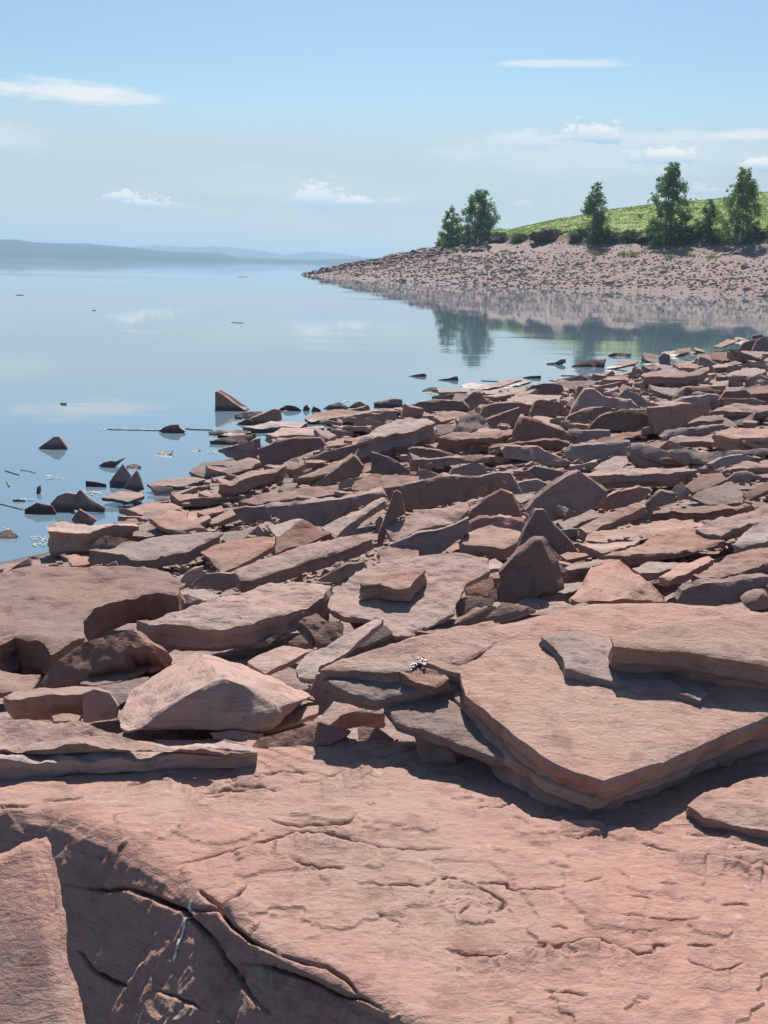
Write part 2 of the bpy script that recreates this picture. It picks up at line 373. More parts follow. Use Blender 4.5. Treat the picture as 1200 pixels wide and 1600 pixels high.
def slab_mesh(poly, E, n, sp, name='slab', rough=.012, step=.006, seed=0.0, mat=None, jag=1.0, layers=None, bevel=None):
    """solid slab: poly = 3D outline of its upper face, E = extrusion vector, sp = vertex spacing (m)"""
    n = n.normalized(); O = sum(poly, Vector())/len(poly)
    ux = (Vector((1, 0, 0))-n*n.x).normalized(); uy = n.cross(ux)
    P2 = [((p-O).dot(ux), (p-O).dot(uy)) for p in poly]
    area = sum(P2[i][0]*P2[(i+1) % len(P2)][1]-P2[(i+1) % len(P2)][0]*P2[i][1] for i in range(len(P2)))
    if area < 0: P2.reverse()
    size = math.sqrt(abs(area)/2)+1e-6; t = E.length
    # densify with a broken, chipped outline
    R = []
    N = len(P2); cum = 0
    for i in range(N):
        a = np.array(P2[i]); c = np.array(P2[(i+1) % N]); l = np.linalg.norm(c-a); k = max(1, int(l/sp))
        nr = np.array([c[1]-a[1], a[0]-c[0]])/(l+1e-9)
        for j in range(k):
            f = j/k; s = cum+l*f; env = min(1, 4*f*(1-f)+.35)
            o = float(fbm(s*2.6/size**.5, seed*3.1, .7, 3))*.10*size+float(fbm(s*11/size**.5, seed*1.7, .2, 3))*.05*size
            R.append(a+(c-a)*f+nr*o*env*jag*.8)
        cum += l
    R = np.array(R); nR = len(R)
    tang = np.roll(R, -1, 0)-np.roll(R, 1, 0); nor = np.stack([tang[:, 1], -tang[:, 0]], -1); nor /= (np.linalg.norm(nor, axis=1, keepdims=True)+1e-9)
    x0, y0 = R.min(0); x1, y1 = R.max(0)
    gx, gy = np.meshgrid(np.arange(x0, x1, sp), np.arange(y0, y1, sp*.9)); gx = gx+(_rs.rand(*gx.shape)-.5)*sp*.5; gy = gy+(_rs.rand(*gy.shape)-.5)*sp*.5
    gx = gx.ravel(); gy = gy.ravel(); inn = inside(gx, gy, R)
    gx, gy = gx[inn], gy[inn]
    if len(gx):
        d, _, _, _ = polydist(gx, gy, R, True); k = d > sp*.45; gx, gy = gx[k], gy[k]
    pts = [Vector(p) for p in R]+[Vector((a, b)) for a, b in zip(gx, gy)]
    v, _, f, ov, _, _ = delaunay_2d_cdt(pts, [], [list(range(nR))], 1, 1e-6)
    # map cdt verts back: ring points keep order
    idx = {}
    for k, o_ in enumerate(ov):
        for q in o_: idx[q] = k
    V2 = np.array([tuple(p) for p in v]); nV = len(V2); nV0 = nV
    ring = [idx[i] for i in range(nR) if i in idx]
    R2 = V2[ring]
    tang = np.roll(R2, -1, 0)-np.roll(R2, 1, 0); nor = np.stack([tang[:, 1], -tang[:, 0]], -1); nor /= (np.linalg.norm(nor, axis=1, keepdims=True)+1e-9)
    nR = len(ring)
    d, _, _, _ = polydist(V2[:, 0], V2[:, 1], R2, True)
    sc = 1.6/max(size, .25)
    H = fbm(V2[:, 0]*sc, V2[:, 1]*sc, seed, 5, .55)*rough*3.2
    H = terrace(H, step, .3)*.7+H*.3+fbm(V2[:, 0]*14, V2[:, 1]*14, seed, 3)*rough*.28
    bv = bevel if bevel is not None else min(.09*t, .014*size+.003)
    chip = (.5+fbm(V2[:, 0]*6, V2[:, 1]*6, seed+9, 3))*1.3
    H = H-bv*np.clip(chip, .15, 2)*np.maximum(0, 1-d/(bv*2.2+1e-4))**2
    Ez = E.dot(n); Ex = E.dot(ux); Ey = E.dot(uy)
    K = layers or (4 if t > 2.5*sp else 2)
    verts = [np.column_stack([V2, H])]
    faces = [list(q) for q in f]
    prev = ring; s_arc = np.cumsum(np.r_[0, np.linalg.norm(np.diff(R2, axis=0), axis=1)])
    topz = H[ring]
    base_i = nV
    for k in range(1, K+1):
        u = k/K; 
        off = (random.random()-.5)*.26*t+fbm(s_arc*7, s_arc*0+k*2.7, seed, 4, .65)*.26*t*(1 if k < K else 1.4)
        off = np.clip(off, -.25*size, .12*size)
        if k == K: off = off-.08*t
        z = topz*(1-u)+Ez*u
        verts.append(np.column_stack([R2[:, 0]+nor[:, 0]*off+Ex*u, R2[:, 1]+nor[:, 1]*off+Ey*u, z]))
        cur = list(range(base_i, base_i+nR)); base_i += nR
        for i in range(nR):
            j = (i+1) % nR; faces.append([prev[j], prev[i], cur[i], cur[j]])
        prev = cur
    # underside
    cidx = base_i; verts.append(np.array([[R2[:, 0].mean()+Ex, R2[:, 1].mean()+Ey, Ez]])); 
    for i in range(nR): faces.append([prev[(i+1) % nR], prev[i], cidx])
    VV = np.vstack(verts)
    me = mesh_np(name, VV, faces, mat or M_ROCK, True, 32)
    bm = bmesh.new(); bm.from_mesh(me); bmesh.ops.recalc_face_normals(bm, faces=bm.faces); bm.to_mesh(me); bm.free()
    nf_ = len(f); sm = np.ones(len(me.polygons), bool); sm[nf_:] = False; me.polygons.foreach_set('use_smooth', sm); me.set_sharp_from_angle(angle=math.radians(30))
    M = Matrix(((ux.x, uy.x, n.x, O.x), (ux.y, uy.y, n.y, O.y), (ux.z, uy.z, n.z, O.z), (0, 0, 0, 1)))
    return me, M

ZR = {1: (0, 560, 3), 2: (300, 560, 3), 3: (600, 500, 4), 4: (880, 500, 3.75), 5: (0, 840, 3), 6: (350, 780, 2.927), 7: (700, 740, 2.4), 8: (560, 920, 1.875), 9: (0, 1160, 2), 10: (600, 1160, 2), 0: (0, 0, 1)}
GRP = 'red sandstone rocks strewn along the near shore'
NROCK = [0]; LABELS = []; FOOT = []
def rock(reg, mode, pts, th, label, name='rock', k=.6, sx=0.0, sy=None, lift=0.0, E=None, sp=None, rough=None, jag=1.0, seed=None, step=None, mat=None, cat='rock', ref=None, P=None, sink=.02, bevel=None):
    ox, oy, s = ZR[reg]
    pl = [tuple(float(v) for v in q.split(',')) for q in pts.split()]
    pl = [(ox+a/s, oy+b/s) for a, b in pl]; th = th/s
    NROCK[0] += 1; seed = seed if seed is not None else NROCK[0]*1.37
    low = max(pl, key=lambda q: q[1]) if ref is None else (ox+ref[0]/s, oy+ref[1]/s)
    if mode == 't':
        c = hit(low[0], low[1]+th, lift) if P is None else P
        d = ray(*low); Pt = CP+d*(((c-CP).dot(fw))/d.dot(fw))
        def poly3(q): n = Vector((-sx, -q, 1)).normalized(); return n, [onplane(x, y, Pt, n) for x, y in pl]
        if sy is None:
            a, b = -.45, 1.3
            # widest slope in which the whole outline is seen from above
            for _ in range(24):
                m = (a+b)/2; n, pp = poly3(m)
                ok = all((CP-p).dot(n) > 0 for p in pp) and all((p-CP).dot(fw) > 0 for p in pp)
                ye = max(p.y for p in pp)-min(p.y for p in pp); xe = max(p.x for p in pp)-min(p.x for p in pp)
                if (not ok) or ye > k*xe: a = m
                else: b = m
            sy = b
        n, pp = poly3(sy)
        T = max((Pt-c).length, .02)*1.12
        if E is None: E = Vector((0, .12, -1))*.45*T-n*.62*T
    else:
        c = hit(low[0], low[1], lift) if P is None else P
        sy = 2.2 if sy is None else sy
        n = Vector((-sx, -sy, 1)).normalized(); pp = [onplane(x, y, c, n) for x, y in pl]
        xe = max(p.x for p in pp)-min(p.x for p in pp)
        T = (th*s if th else 0) or max(.04, .17*xe)
        if E is None: E = Vector((0, 1, -.10 if sy > 1.2 else -.8)).normalized()*T
        c2 = None
    dist = (c-CP).length
    ps = (sp or 5.0)*dist/F
    wid = max((a-b).length for a in pp for b in pp)
    ps = max(ps, wid/70)
    rg = rough if rough is not None else min(.018, .018*wid)
    me, M = slab_mesh(pp, E, n, ps, name, rg, step or rg*.45, seed, mat, jag, bevel=bevel)
    o = link(name, me); M.translation.z -= sink*.5; o.matrix_world = M
    tag(o, label, cat, GRP); LABELS.append(label); FOOT.append(pl)
    return o, pp, n

def hull_rock(reg, pts, label, name='boulder', lift=0.0, rough=.02, sp=5, ref=None, seed=1.0, nsub=4):
    """faceted boulder; pts = x,y,depth offset from where it touches the ground"""
    ox, oy, s = ZR[reg]; pl = [tuple(float(v) for v in q.split(',')) for q in pts.split()]
    pl = [(ox+a/s, oy+b/s, d) for a, b, d in pl]; low = max(pl, key=lambda q: q[1]-q[2]*50)
    c = hit(low[0], low[1], lift); D0 = (c-CP).dot(fw)
    P3 = []
    for x, y, d in pl:
        r = ray(x, y); P3.append(CP+r*((D0+d)/r.dot(fw)))
    O = sum(P3, Vector())/len(P3)
    bm = bmesh.new()
    for p in P3: bm.verts.new(p-O)
    ret = bmesh.ops.convex_hull(bm, input=bm.verts)
    bmesh.ops.delete(bm, geom=[v for v in bm.verts if not v.link_faces], context='VERTS')
    bmesh.ops.dissolve_limit(bm, angle_limit=.12, verts=bm.verts, edges=bm.edges)
    wid = max((a-b).length for a in P3 for b in P3)
    bmesh.ops.bevel(bm, geom=list(bm.edges), offset=wid*.022, segments=2, affect='EDGES', clamp_overlap=True, profile=.6)
    bmesh.ops.triangulate(bm, faces=bm.faces)
    tgt = max(sp*D0/F, wid/70)
    for _ in range(nsub+2):
        es = [e for e in bm.edges if e.calc_length() > tgt*1.5]
        if not es: break
        bmesh.ops.subdivide_edges(bm, edges=es, cuts=1); bmesh.ops.triangulate(bm, faces=[f for f in bm.faces if len(f.verts) > 3])
    bm.normal_update()
    A = np.array([v.co[:] for v in bm.verts]); Nn = np.array([v.normal[:] for v in bm.verts]); q = A*2.2/wid
    h = fbm(q[:, 0]*1.6+seed, q[:, 1]*1.6, q[:, 2]*2.5, 5)*wid*.04
    h = terrace(h, wid*.012, .35)*.6+h*.4+fbm(A[:, 0]*16, A[:, 1]*16, A[:, 2]*16+seed, 3)*rough*.35
    A = A+Nn*h[:, None]
    for v, a in zip(bm.verts, A): v.co = a
    me = bpy.data.meshes.new(name); bm.to_mesh(me); bm.free(); me.materials.append(M_ROCK); me.shade_smooth(); me.set_sharp_from_angle(angle=math.radians(38))
    o = link(name, me); o.location = O; tag(o, label, 'rock', GRP); LABELS.append(label); NROCK[0] += 1
    return o
# ---------------------------------------------------------------- bedrock ledge in the foreground
def px_of(V):
    rel = V-np.array(CP); z = rel@np.array(fw); return 600+F*(rel@np.array(rt))/z, 800-F*(rel@np.array(up))/z
CR9 = [  # reg, width px, step px, points
 (9, 3.0, 9, "560,390 640,370 740,345 820,325 900,305 960,300 1040,310 1120,325 1200,345 1330,348 1425,346"),
 (10, 5.0, 14, "195,640 250,660 330,668 430,668 470,650 560,645 620,635 680,628 740,655 790,680 840,672 845,650 900,650"),
 (10, 3.5, 10, "455,235 560,245 680,262 760,275 880,287"), (10, 4.0, 14, "800,325 860,345 950,365 1030,375 1100,388 1200,395 1300,400"),
 (10, 2.5, 7, "940,288 1040,310 1150,340 1210,350 1300,352"), (10, 4, 9, "178,430 235,436"), (10, 2.6, 6, "225,440 280,455 330,480 380,515 350,540"),
 (10, 2.2, 5, "280,449 383,448 388,466 440,472 550,467"), (10, 2.5, 6, "500,775 560,788 642,798"), (10, 2.2, 6, "756,494 840,506"), (10, 2, 4, "820,566 990,572"),
 (10, 2, 4, "0,545 70,570"), (10, 2, 3, "228,549 275,512"), (10, 2, 5, "550,305 700,305"), (10, 3, 9, "290,215 370,212 420,185"), (10, 2, 6, "390,248 430,250 465,268"),
 (10, 2.4, 8, "945,692 980,712 1030,727 1080,722 1128,700"), (10, 2, 4, "770,605 870,603"), (10, 2, 5, "0,455 120,457"), (10, 2, 4, "1050,525 1150,522"), (10, 2, 4, "390,850 402,880"),
 (10, 2, 4, "515,590 545,584 578,596"), (10, 2, 4, "620,455 690,432"), (10, 2, 4, "860,458 920,462"), (10, 2, 4, "740,555 830,560"), (10, 2, 4, "940,650 1040,655"),
 (9, 4, 12, "565,120 640,130 700,118 800,115 870,100 965,108"), (9, 4, 14, "930,140 1010,130 1060,110 1200,88 1290,80"), (9, 2.6, 6, "620,166 700,164 768,168"), (9, 3, 8, "590,135 660,140"),
 (9, 3, 8, "838,250 870,263 940,272 1040,268 1090,262 1115,240"), (9, 3, 8, "898,368 950,390 1000,400 1085,400"), (9, 5, 14, "620,465 660,495 690,512 740,490 772,445"),
 (9, 3, 6, "0,202 100,195"), (9, 2.2, 6, "350,238 400,225"), (9, 2.5, 6, "1105,445 1210,452"), (9, 2, 4, "555,415 590,385"), (9, 2, 4, "850,370 862,330"), (9, 2, 4, "900,428 930,410"),
 (9, 2, 5, "1170,530 1200,542"), (9, 2, 5, "640,180 700,183"), (9, 2, 4, "500,95 540,90 380,130"), (9, 2, 4, "700,170 880,160"), (9, 2.4, 5, "130,180 250,170"), (9, 2, 5, "690,140 870,165"),
 (9, 2.6, 1, "570,520 620,525 690,525 720,570 780,620 850,650 870,665"), (9, 3.2, 3, "186,440 280,455 340,465 400,458 470,480 570,520 640,600 700,690 780,800 860,870"),
 (9, 2.6, 1, "720,690 800,690 870,712 960,740 1060,790 1130,800 1200,840"), (9, 2.4, 2, "230,640 290,710 350,745 410,770"), (9, 3, 4, "470,770 560,800 640,840"), (9, 2.6, 3, "870,665 960,690 1020,700 1080,740 1120,790")]
EDGEPX = [(-160, 1236), (0, 1250), (100, 1264), (200, 1296), (290, 1352), (345, 1402), (400, 1436), (480, 1478), (560, 1516), (640, 1560), (760, 1630), (1000, 1700)]
def ledge():
    top = 1.0; E = []
    for x, y in EDGEPX:
        d = ray(x, y); t = (top-CAMH)/d.z; E.append(((CP+d*t).x, (CP+d*t).y))
    E = np.array(E); e0 = E[0]-(E[1]-E[0])/np.linalg.norm(E[1]-E[0])*3; e1 = E[-1]+(E[-1]-E[-2])/np.linalg.norm(E[-1]-E[-2])*3
    EL = np.vstack([[e0], E, [e1]])
    Yr = []; y = .55
    while y < 3.42: Yr.append(y); y += y*y/(F*1.6)*2.2 if y > 1.0 else .0035+y*y/(F*1.6)*2
    Yr = np.array(Yr)
    T = np.concatenate([[-1.3, -1.1, -.95, -.85, -.75, -.68, -.62, -.57], np.arange(-.53, .53, 2.3/F), [.57, .62, .7, .8]])
    t, Y = np.meshgrid(T, Yr); X = t*Y
    # side: outside of the edge = towards the camera-left
    d, sd_, arc, L = polydist(X, Y, EL)
    # outside = right of travel when walking left to right (towards the camera)
    D_ = d*sd_
    # gradient (outward direction) from nearest edge point
    gy, gx = np.gradient(D_)
    ptsE = EL; best = np.full(X.shape, 1e9); qx = np.zeros_like(X); qy = np.zeros_like(X)
    for (ax, ay), (bx, by) in zip(ptsE[:-1], ptsE[1:]):
        dx, dy = bx-ax, by-ay; l2 = dx*dx+dy*dy; tt = np.clip(((X-ax)*dx+(Y-ay)*dy)/l2, 0, 1)
        cx, cy = ax+tt*dx, ay+tt*dy; dd = np.hypot(X-cx, Y-cy); m = dd < best; best = np.where(m, dd, best); qx = np.where(m, cx, qx); qy = np.where(m, cy, qy)
    ox_, oy_ = (X-qx)/(best+1e-9), (Y-qy)/(best+1e-9)
    # smooth outward direction
    r = .075+.02*fbm(arc*1.5, arc*0, 2.2, 3)
    th = np.clip(D_/r, 0, 0.93); rest = np.maximum(D_-r*0.93, 0)
    out = r*np.sin(th)+rest*math.cos(0.93); dz = r*(1-np.cos(th))+rest*math.sin(0.93)
    Vx = np.where(D_ > 0, qx+ox_*out, X); Vy = np.where(D_ > 0, qy+oy_*out, Y); Vz = np.where(D_ > 0, top-dz, top)
    Nx = np.where(D_ > 0, ox_*np.sin(th), 0); Ny = np.where(D_ > 0, oy_*np.sin(th), 0); Nz = np.where(D_ > 0, np.cos(th), 1)
    V = np.stack([Vx, Vy, Vz], -1)
    # undulation, thin flaky beds
    h = fbm(Vx*.8, Vy*1.1, 4.0, 3)*.035-sstep(3.2, 3.42, Y)*.12
    u1 = fbm(Vx*1.0+3, Vy*1.7, 8.0, 8, .5)*.05
    h = h+terrace(u1, .0075, .05)*.75+fbm(Vx*18, Vy*30, 1.0, 4, .65)*.0032
    onf = sstep(.7, 1.3, th)*(D_ > 0)
    # front face: pitted, ropy erosion
    fx = arc; fz = Vz
    fn = fbm(fx*2.2, fz*3.0, 6.0, 4)*.07+np.abs(fbm(fx*13, fz*7, 2.0, 4, .6))*-.10*sstep(-.15, .2, fbm(fx*1.6, fz*2.2, 9.0, 3)+.12+.5*(0.86-fz))+fbm(fx*30, fz*22, 5., 3)*.014+fbm(fx*8, fz*11, 3., 5, .62)*.035
    h = h*(1-onf)+fn*onf
    px, py = px_of(V)
    add = np.zeros_like(h)
    dist = np.sqrt(((V-np.array(CP))**2).sum(-1)); m_px = dist/F
    for reg, wd, st, s in CR9:
        oxx, oyy, sc = ZR[reg]; pl = [(oxx+float(a.split(',')[0])/sc, oyy+float(a.split(',')[1])/sc) for a in s.split()]
        # roughen the crack line
        q = [pl[0]]
        rr = random.Random(int(pl[0][0]*7+pl[0][1]))
        for a, b in zip(pl[:-1], pl[1:]):
            n = max(1, int(math.hypot(b[0]-a[0], b[1]-a[1])/9))
            for i in range(1, n+1): q.append((a[0]+(b[0]-a[0])*i/n, a[1]+(b[1]-a[1])*i/n+(rr.random()-.5)*3.0*(i < n)))
        xs = [c[0] for c in q]; ys = [c[1] for c in q]; R = 75
        mk = (px > min(xs)-R) & (px < max(xs)+R) & (py > min(ys)-R) & (py < max(ys)+R)
        if not mk.any(): continue
        ppx, ppy = px[mk], py[mk]; dd, sg, ar, LL = polydist(ppx, ppy, q)
        # far side (above the line in depth) is left of travel for lines running left to right
        dirx = q[-1][0]-q[0][0]; sg = sg*(1 if dirx > 0 else -1)
        tap = np.clip(np.minimum(ar, LL-ar)/(.28*LL+1), 0, 1)**.8*(.65 if LL < 55 else 1 if LL < 110 else 1.35)
        wv = .55+.9*np.abs(fbm(ar*.03, ar*0, pl[0][0]*.01, 3))*2
        depth = -np.exp(-(dd/((wd*.5)*(.4+.6*tap)+1.0))**2)*wd*6.5*wv
        up_ = np.where(sg < 0, 1, 0)*np.exp(-(dd/26.)**2)*st*.75*np.minimum(wv, 1.2)
        dn_ = -np.where(sg > 0, 1, 0)*np.exp(-(dd/16.)**2)*st*.18
        add[mk] += (depth+up_+dn_)*tap*m_px[mk]*np.where(Nz[mk] < .6, .7, 1.0)
    h = h+add
    V = V+np.stack([Nx, Ny, Nz], -1)*h[..., None]
    # outer rim goes down into the ground
    V[-1, :, 2] -= .35; V[:, 0, 2] -= .3; V[:, -1, 2] -= .3
    keep = V
    me = grid_mesh('bedrock_ledge', V, M_ROCKNEAR)
    if me.polygons[len(me.polygons)//2].normal.z < 0: me.flip_normals()
    o = link('bedrock_ledge', me)
    tag(o, 'broad cracked red bedrock ledge filling the foreground', 'rock ledge')
    return V, px, py
LV, LPX, LPY = ledge()
R = rock
# --- foreground and the big cracked slab
R(0, 'f', "-60,1345 0,1332 28,1314 46,1309 58,1320 66,1345 72,1420 84,1500 110,1620 124,1720 -60,1720", 0, 'thin slab leaning at the bottom left corner, its right edge sunlit', name='rock', P=hit(60, 1600, -.45) if False else CP+ray(60, 1520)*(1.98/ray(60, 1520).dot(fw)), sy=.66, sx=.05, E=Vector((.016, .06, -.02)), sp=4, rough=.004, jag=.2, mat=M_ROCKNEAR)
BIG = R(0, 't', "664,1024 690,1034 720,1042 728,1078 768,1112 802,1142 870,1186 944,1214 1040,1184 1130,1142 1225,1105 1330,1050 1330,960 1200,950 1050,936 940,936 880,948 760,975 700,995 645,1012", 26, 'upper sheet of the big tilted slab on the right, sharp corner pointing forward', name='rock', ref=(944, 1214), P=CP+ray(944, 1241)*(3.02/ray(944, 1241).dot(fw)), sy=.20, sx=-.03, sp=4, rough=.010, jag=.25, step=.007, E=Vector((0, 0, -.07)))
def onbig(reg, pts, th, label, lift, **k):
    """thin sheets lying on the big slab share its plane"""
    n = BIG[2]; P = BIG[1][7]+n*lift
    return R(reg, 't', pts, 3, label, P=CP+(P-CP), **k)
def sheet(reg, pts, T, label, lift, base=None, name='rock', sp=4, jag=.4, rough=.008, E=None, n=None, bevel=None):
    n = n or BIG[2]; P0 = (base or BIG[1][7])+n*lift; ox, oy, s = ZR[reg]
    pl = [(ox+float(a.split(',')[0])/s, oy+float(a.split(',')[1])/s) for a in pts.split()]
    pp = [onplane(x, y, P0, n) for x, y in pl]; D0 = sum((p-CP).length for p in pp)/len(pp)
    NROCK[0] += 1
    wid = max((a-b).length for a in pp for b in pp)
    me, M = slab_mesh(pp, E or (Vector((0, 0, -T))), n, max(sp*D0/F, wid/80), name, rough, rough*.5, NROCK[0]*1.9, M_ROCK, jag, bevel=bevel)
    o = link(name, me); o.matrix_world = M; tag(o, label, 'rock', GRP); LABELS.append(label); FOOT.append(pl); return o, pp
sheet(0, "706,1050 710,1088 752,1130 796,1178 856,1220 926,1248 1024,1212 1130,1160 1225,1128 1330,1080 1330,1000 1000,1000 760,1010", .12, 'lower sheet of the big tilted slab, a second step below its edge', -.074, name='rock', jag=.2, E=Vector((.0, .02, -.11)))
sheet(8, "532,148 572,172 598,212 604,242 700,262 785,284 810,298 900,300 1000,335 1026,308 940,262 800,205 720,140 600,128", .03, 'thin flake on the big right slab with a dark ragged edge', -.006, jag=.45)
sheet(0, "953,993 1010,976 1100,962 1200,955 1330,950 1330,1050 1200,1038 1120,1026 1060,1014 1000,1010 960,1006", .13, 'thick rough-edged slab at the right edge on top of the big slab', .105, jag=.3, rough=.005, E=Vector((0, .03, -.12)))
sheet(0, "598,1084 660,1072 716,1066 738,1086 770,1130 802,1188 768,1184 700,1154 650,1138 620,1128 606,1108", .035, 'thin wing of stone overhanging a dark hollow, left of the big slab', -.10, jag=.35)
sheet(0, "500,1047 540,1043 600,1046 650,1052 700,1060 720,1068 660,1078 602,1086 590,1090 560,1086 525,1076 505,1064", .045, 'curved shelf of stone at the left tip of the big slab', -.055, jag=.3)
sheet(0, "500,1046 530,1030 600,1008 660,990 770,965 800,990 720,1042 664,1026 640,1046 600,1050 550,1046", .05, 'pale sloping sheet behind the curved shelf, running up to the back of the big slab', -.018, jag=.3)
sheet(0, "625,1056 645,1044 664,1026 690,1044 702,1062 680,1074 650,1066", .03, 'small triangular stone with a white stain of bird lime under the big slab', -.03, jag=.2, rough=.012)
# props and shadowed stones under the overhang
R(8, 'f', "168,418 230,440 275,470 285,500 250,520 182,498", 0, 'dark prop stone standing in the hollow under the wing of stone', lift=0, sy=2.5, k=.5)
R(8, 'f', "232,465 262,458 284,470 280,500 240,502", 0, 'small squarish stone in the shade under the wing of stone', sy=1.6)
R(8, 'f', "0,395 60,400 100,430 90,470 40,460 0,470", 0, 'flat shaded stone lying under the curved shelf', sy=.8)
R(10, 't', "948,190 1000,150 1100,112 1200,75 1300,60 1300,280 1200,262 1100,242 1000,222", 22, 'thin rounded sheet at the right edge on the foreground ledge', sy=.04, lift=.03, ref=(1200, 262), jag=.2, sp=4, E=Vector((0, .004, -.035)))
R(10, 't', "290,212 340,165 400,158 425,182 415,210 350,215", 6, 'small humped flake on the foreground ledge in the shade edge of the big slab', sy=.12, k=.5)
R(10, 't', "950,692 1000,682 1060,680 1128,700 1080,722 1010,720", 5, 'lens-shaped flake low on the right of the foreground ledge', sy=.06)
# strata left of it
R(0, 't', "-120,1128 0,1122 60,1120 180,1138 262,1154 340,1163 400,1172 250,1160 150,1161 0,1168 -120,1170", 14, 'long upper layer of the low stepped ledge at the left edge', name='rock_ledge', sy=.10, ref=(150, 1161), jag=.25, lift=.06, sink=0)
R(0, 't', "-120,1166 0,1164 120,1160 250,1158 402,1172 402,1178 250,1182 130,1188 0,1198 -120,1205", 20, 'long lower layer of the low stepped ledge at the left edge, in shade', name='rock_ledge', sy=.03, ref=(0, 1198), jag=.35, sink=0)
R(0, 't', "30,1182 110,1178 126,1188 90,1196 0,1204 -20,1196", 8, 'thin broken flake jutting from the stepped ledge at the left edge', sy=.02, jag=.5)
# pyramid boulder
hull_rock(0, "178,1143,.04 200,1078,.45 232,1054,.6 310,1010,.58 345,1016,.56 490,1088,.38 470,1094,.2 432,1106,.03 415,1140,.0 300,1150,.0 345,1058,.03 378,1068,.03 300,1082,.0 196,1148,-.02 300,1030,1.1 470,1080,.9", 'big pyramid-shaped boulder with a shaded front and two sunlit flanks', name='boulder', lift=.0, sp=4.5, ref=(200, 1147), seed=3.3)
R(5, 'f', "1015,950 1050,930 1190,970 1160,1000 1040,1008", 0, 'small pale wedge stone tucked under the front right of the pyramid-shaped boulder', sy=.7, name='rock')
R(5, 'f', "980,900 1100,890 1230,905 1230,970 1100,950 1000,930", 0, 'shaded flat stone under the front of the pyramid-shaped boulder', sy=1.0)
# left bank terrace
R(5, 't', "-240,140 0,120 150,92 420,102 790,140 855,200 830,250 740,245 600,262 440,320 385,360 400,470 240,575 180,500 70,478 0,512 -240,520", 60, 'wide smooth sunlit terrace of bedrock at the left edge by the water', name='rock_ledge', ref=(240, 575), jag=.2, k=.9, sp=5, sy=.05, rough=.03, step=.015, E=Vector((0, .05, -.16)))
R(5, 't', "-200,430 0,440 72,474 20,500 0,510 -200,510", 34, 'undercut shelf with a dark hollow beneath at the left edge of the terrace', ref=(0, 510), sy=.1, lift=.02)
R(5, 't', "-240,612 0,612 110,632 190,632 150,690 40,712 0,716 -240,720", 12, 'low lit bench at the left edge in front of the undercut shelf', sy=.12, k=.9, jag=.3)
R(5, 't', "383,355 440,310 600,255 730,222 752,256 650,292 520,300 430,330", 78, 'long dark-sided slab lying on the smooth terrace', ref=(430, 330), jag=.3, k=.7, lift=.02)
R(5, 'f', "640,330 690,285 760,258 880,255 960,292 900,325 760,352 650,362", 0, 'bulging knobbly rock at the right end of the dark-sided slab on the terrace', sy=1.3, name='boulder', lift=.03)
R(5, 'f', "165,684 240,590 380,492 500,450 620,415 662,450 732,492 722,525 590,532 582,580 420,625 380,672", 0, 'dome-backed grey rock in front of the terrace, with a pitted face', sy=1.15, name='boulder', E=Vector((0, .35, -.28)), rough=.012)
R(5, 't', "588,560 600,532 680,536 780,574 742,592 700,604", 12, 'little flat stone right of the dome-backed grey rock', k=.7)
R(5, 't', "375,676 430,622 560,588 692,588 640,640 560,668 440,684", 8, 'pink flat sheet between the dome-backed rock and the pyramid-shaped boulder', k=.9)
R(5, 't', "15,722 90,692 300,678 430,682 500,696 380,716 200,724 60,738", 108, 'long rectangular block with a dark front at the left, above the stepped ledge', ref=(200, 724), name='rock', jag=.2, k=.5)
R(5, 'f', "382,722 440,700 512,718 552,780 540,832 390,852", 0, 'short block butted against the right end of the long rectangular block', sy=2.0, name='rock', jag=.4)
R(5, 't', "430,690 560,665 700,640 640,720 560,770 520,730", 30, 'creased sheet leaning on the left flank of the pyramid-shaped boulder', k=.8)
R(5, 't', "235,818 300,808 380,822 370,848 250,850", 10, 'small flat stone wedged beneath the long rectangular block', k=.5)
R(5, 'f', "30,160 70,125 135,92 146,128 110,150", 0, 'small upturned fin of stone on the terrace near the water', sy=1.3)
R(5, 't', "290,75 350,68 470,100 400,122 345,128 320,95", 14, 'little broken slab on the terrace below the thick water-edge block', k=.8)
R(5, 'f', "447,172 485,130 540,105 560,150 545,175", 0, 'triangular flake standing on the terrace', sy=1.6)
R(5, 'f', "545,172 570,128 608,160 570,176", 0, 'tiny triangular flake beside the bigger one on the terrace', sy=1.8)
R(0, 't', "213,965 250,960 330,940 400,914 450,908 520,907 505,928 450,948 395,968 345,973 300,970 255,968", 40, 'big thick slab with a long dark front edge, upper left of the pyramid-shaped boulder', ref=(345, 973), jag=.25, k=.75, sp=4.5, name='rock', rough=.02)
R(5, 't', "858,238 960,234 1032,262 965,296 880,268", 8, 'smooth pale slab tip behind the big thick slab', k=.8)
R(5, 'f', "826,210 870,160 950,128 940,190 900,214", 0, 'splintered flakes standing beside the white-edged slab end', sy=1.5, jag=2)
R(5, 'f', "900,205 960,165 1110,160 1130,220 1040,245 960,235", 0, 'dark stepped block under the slab left of the long tilted plank', sy=2)
R(5, 't', "1100,152 1190,110 1260,90 1280,100 1250,170 1150,185", 14, 'small lit slab left of the long tilted plank', k=.8)
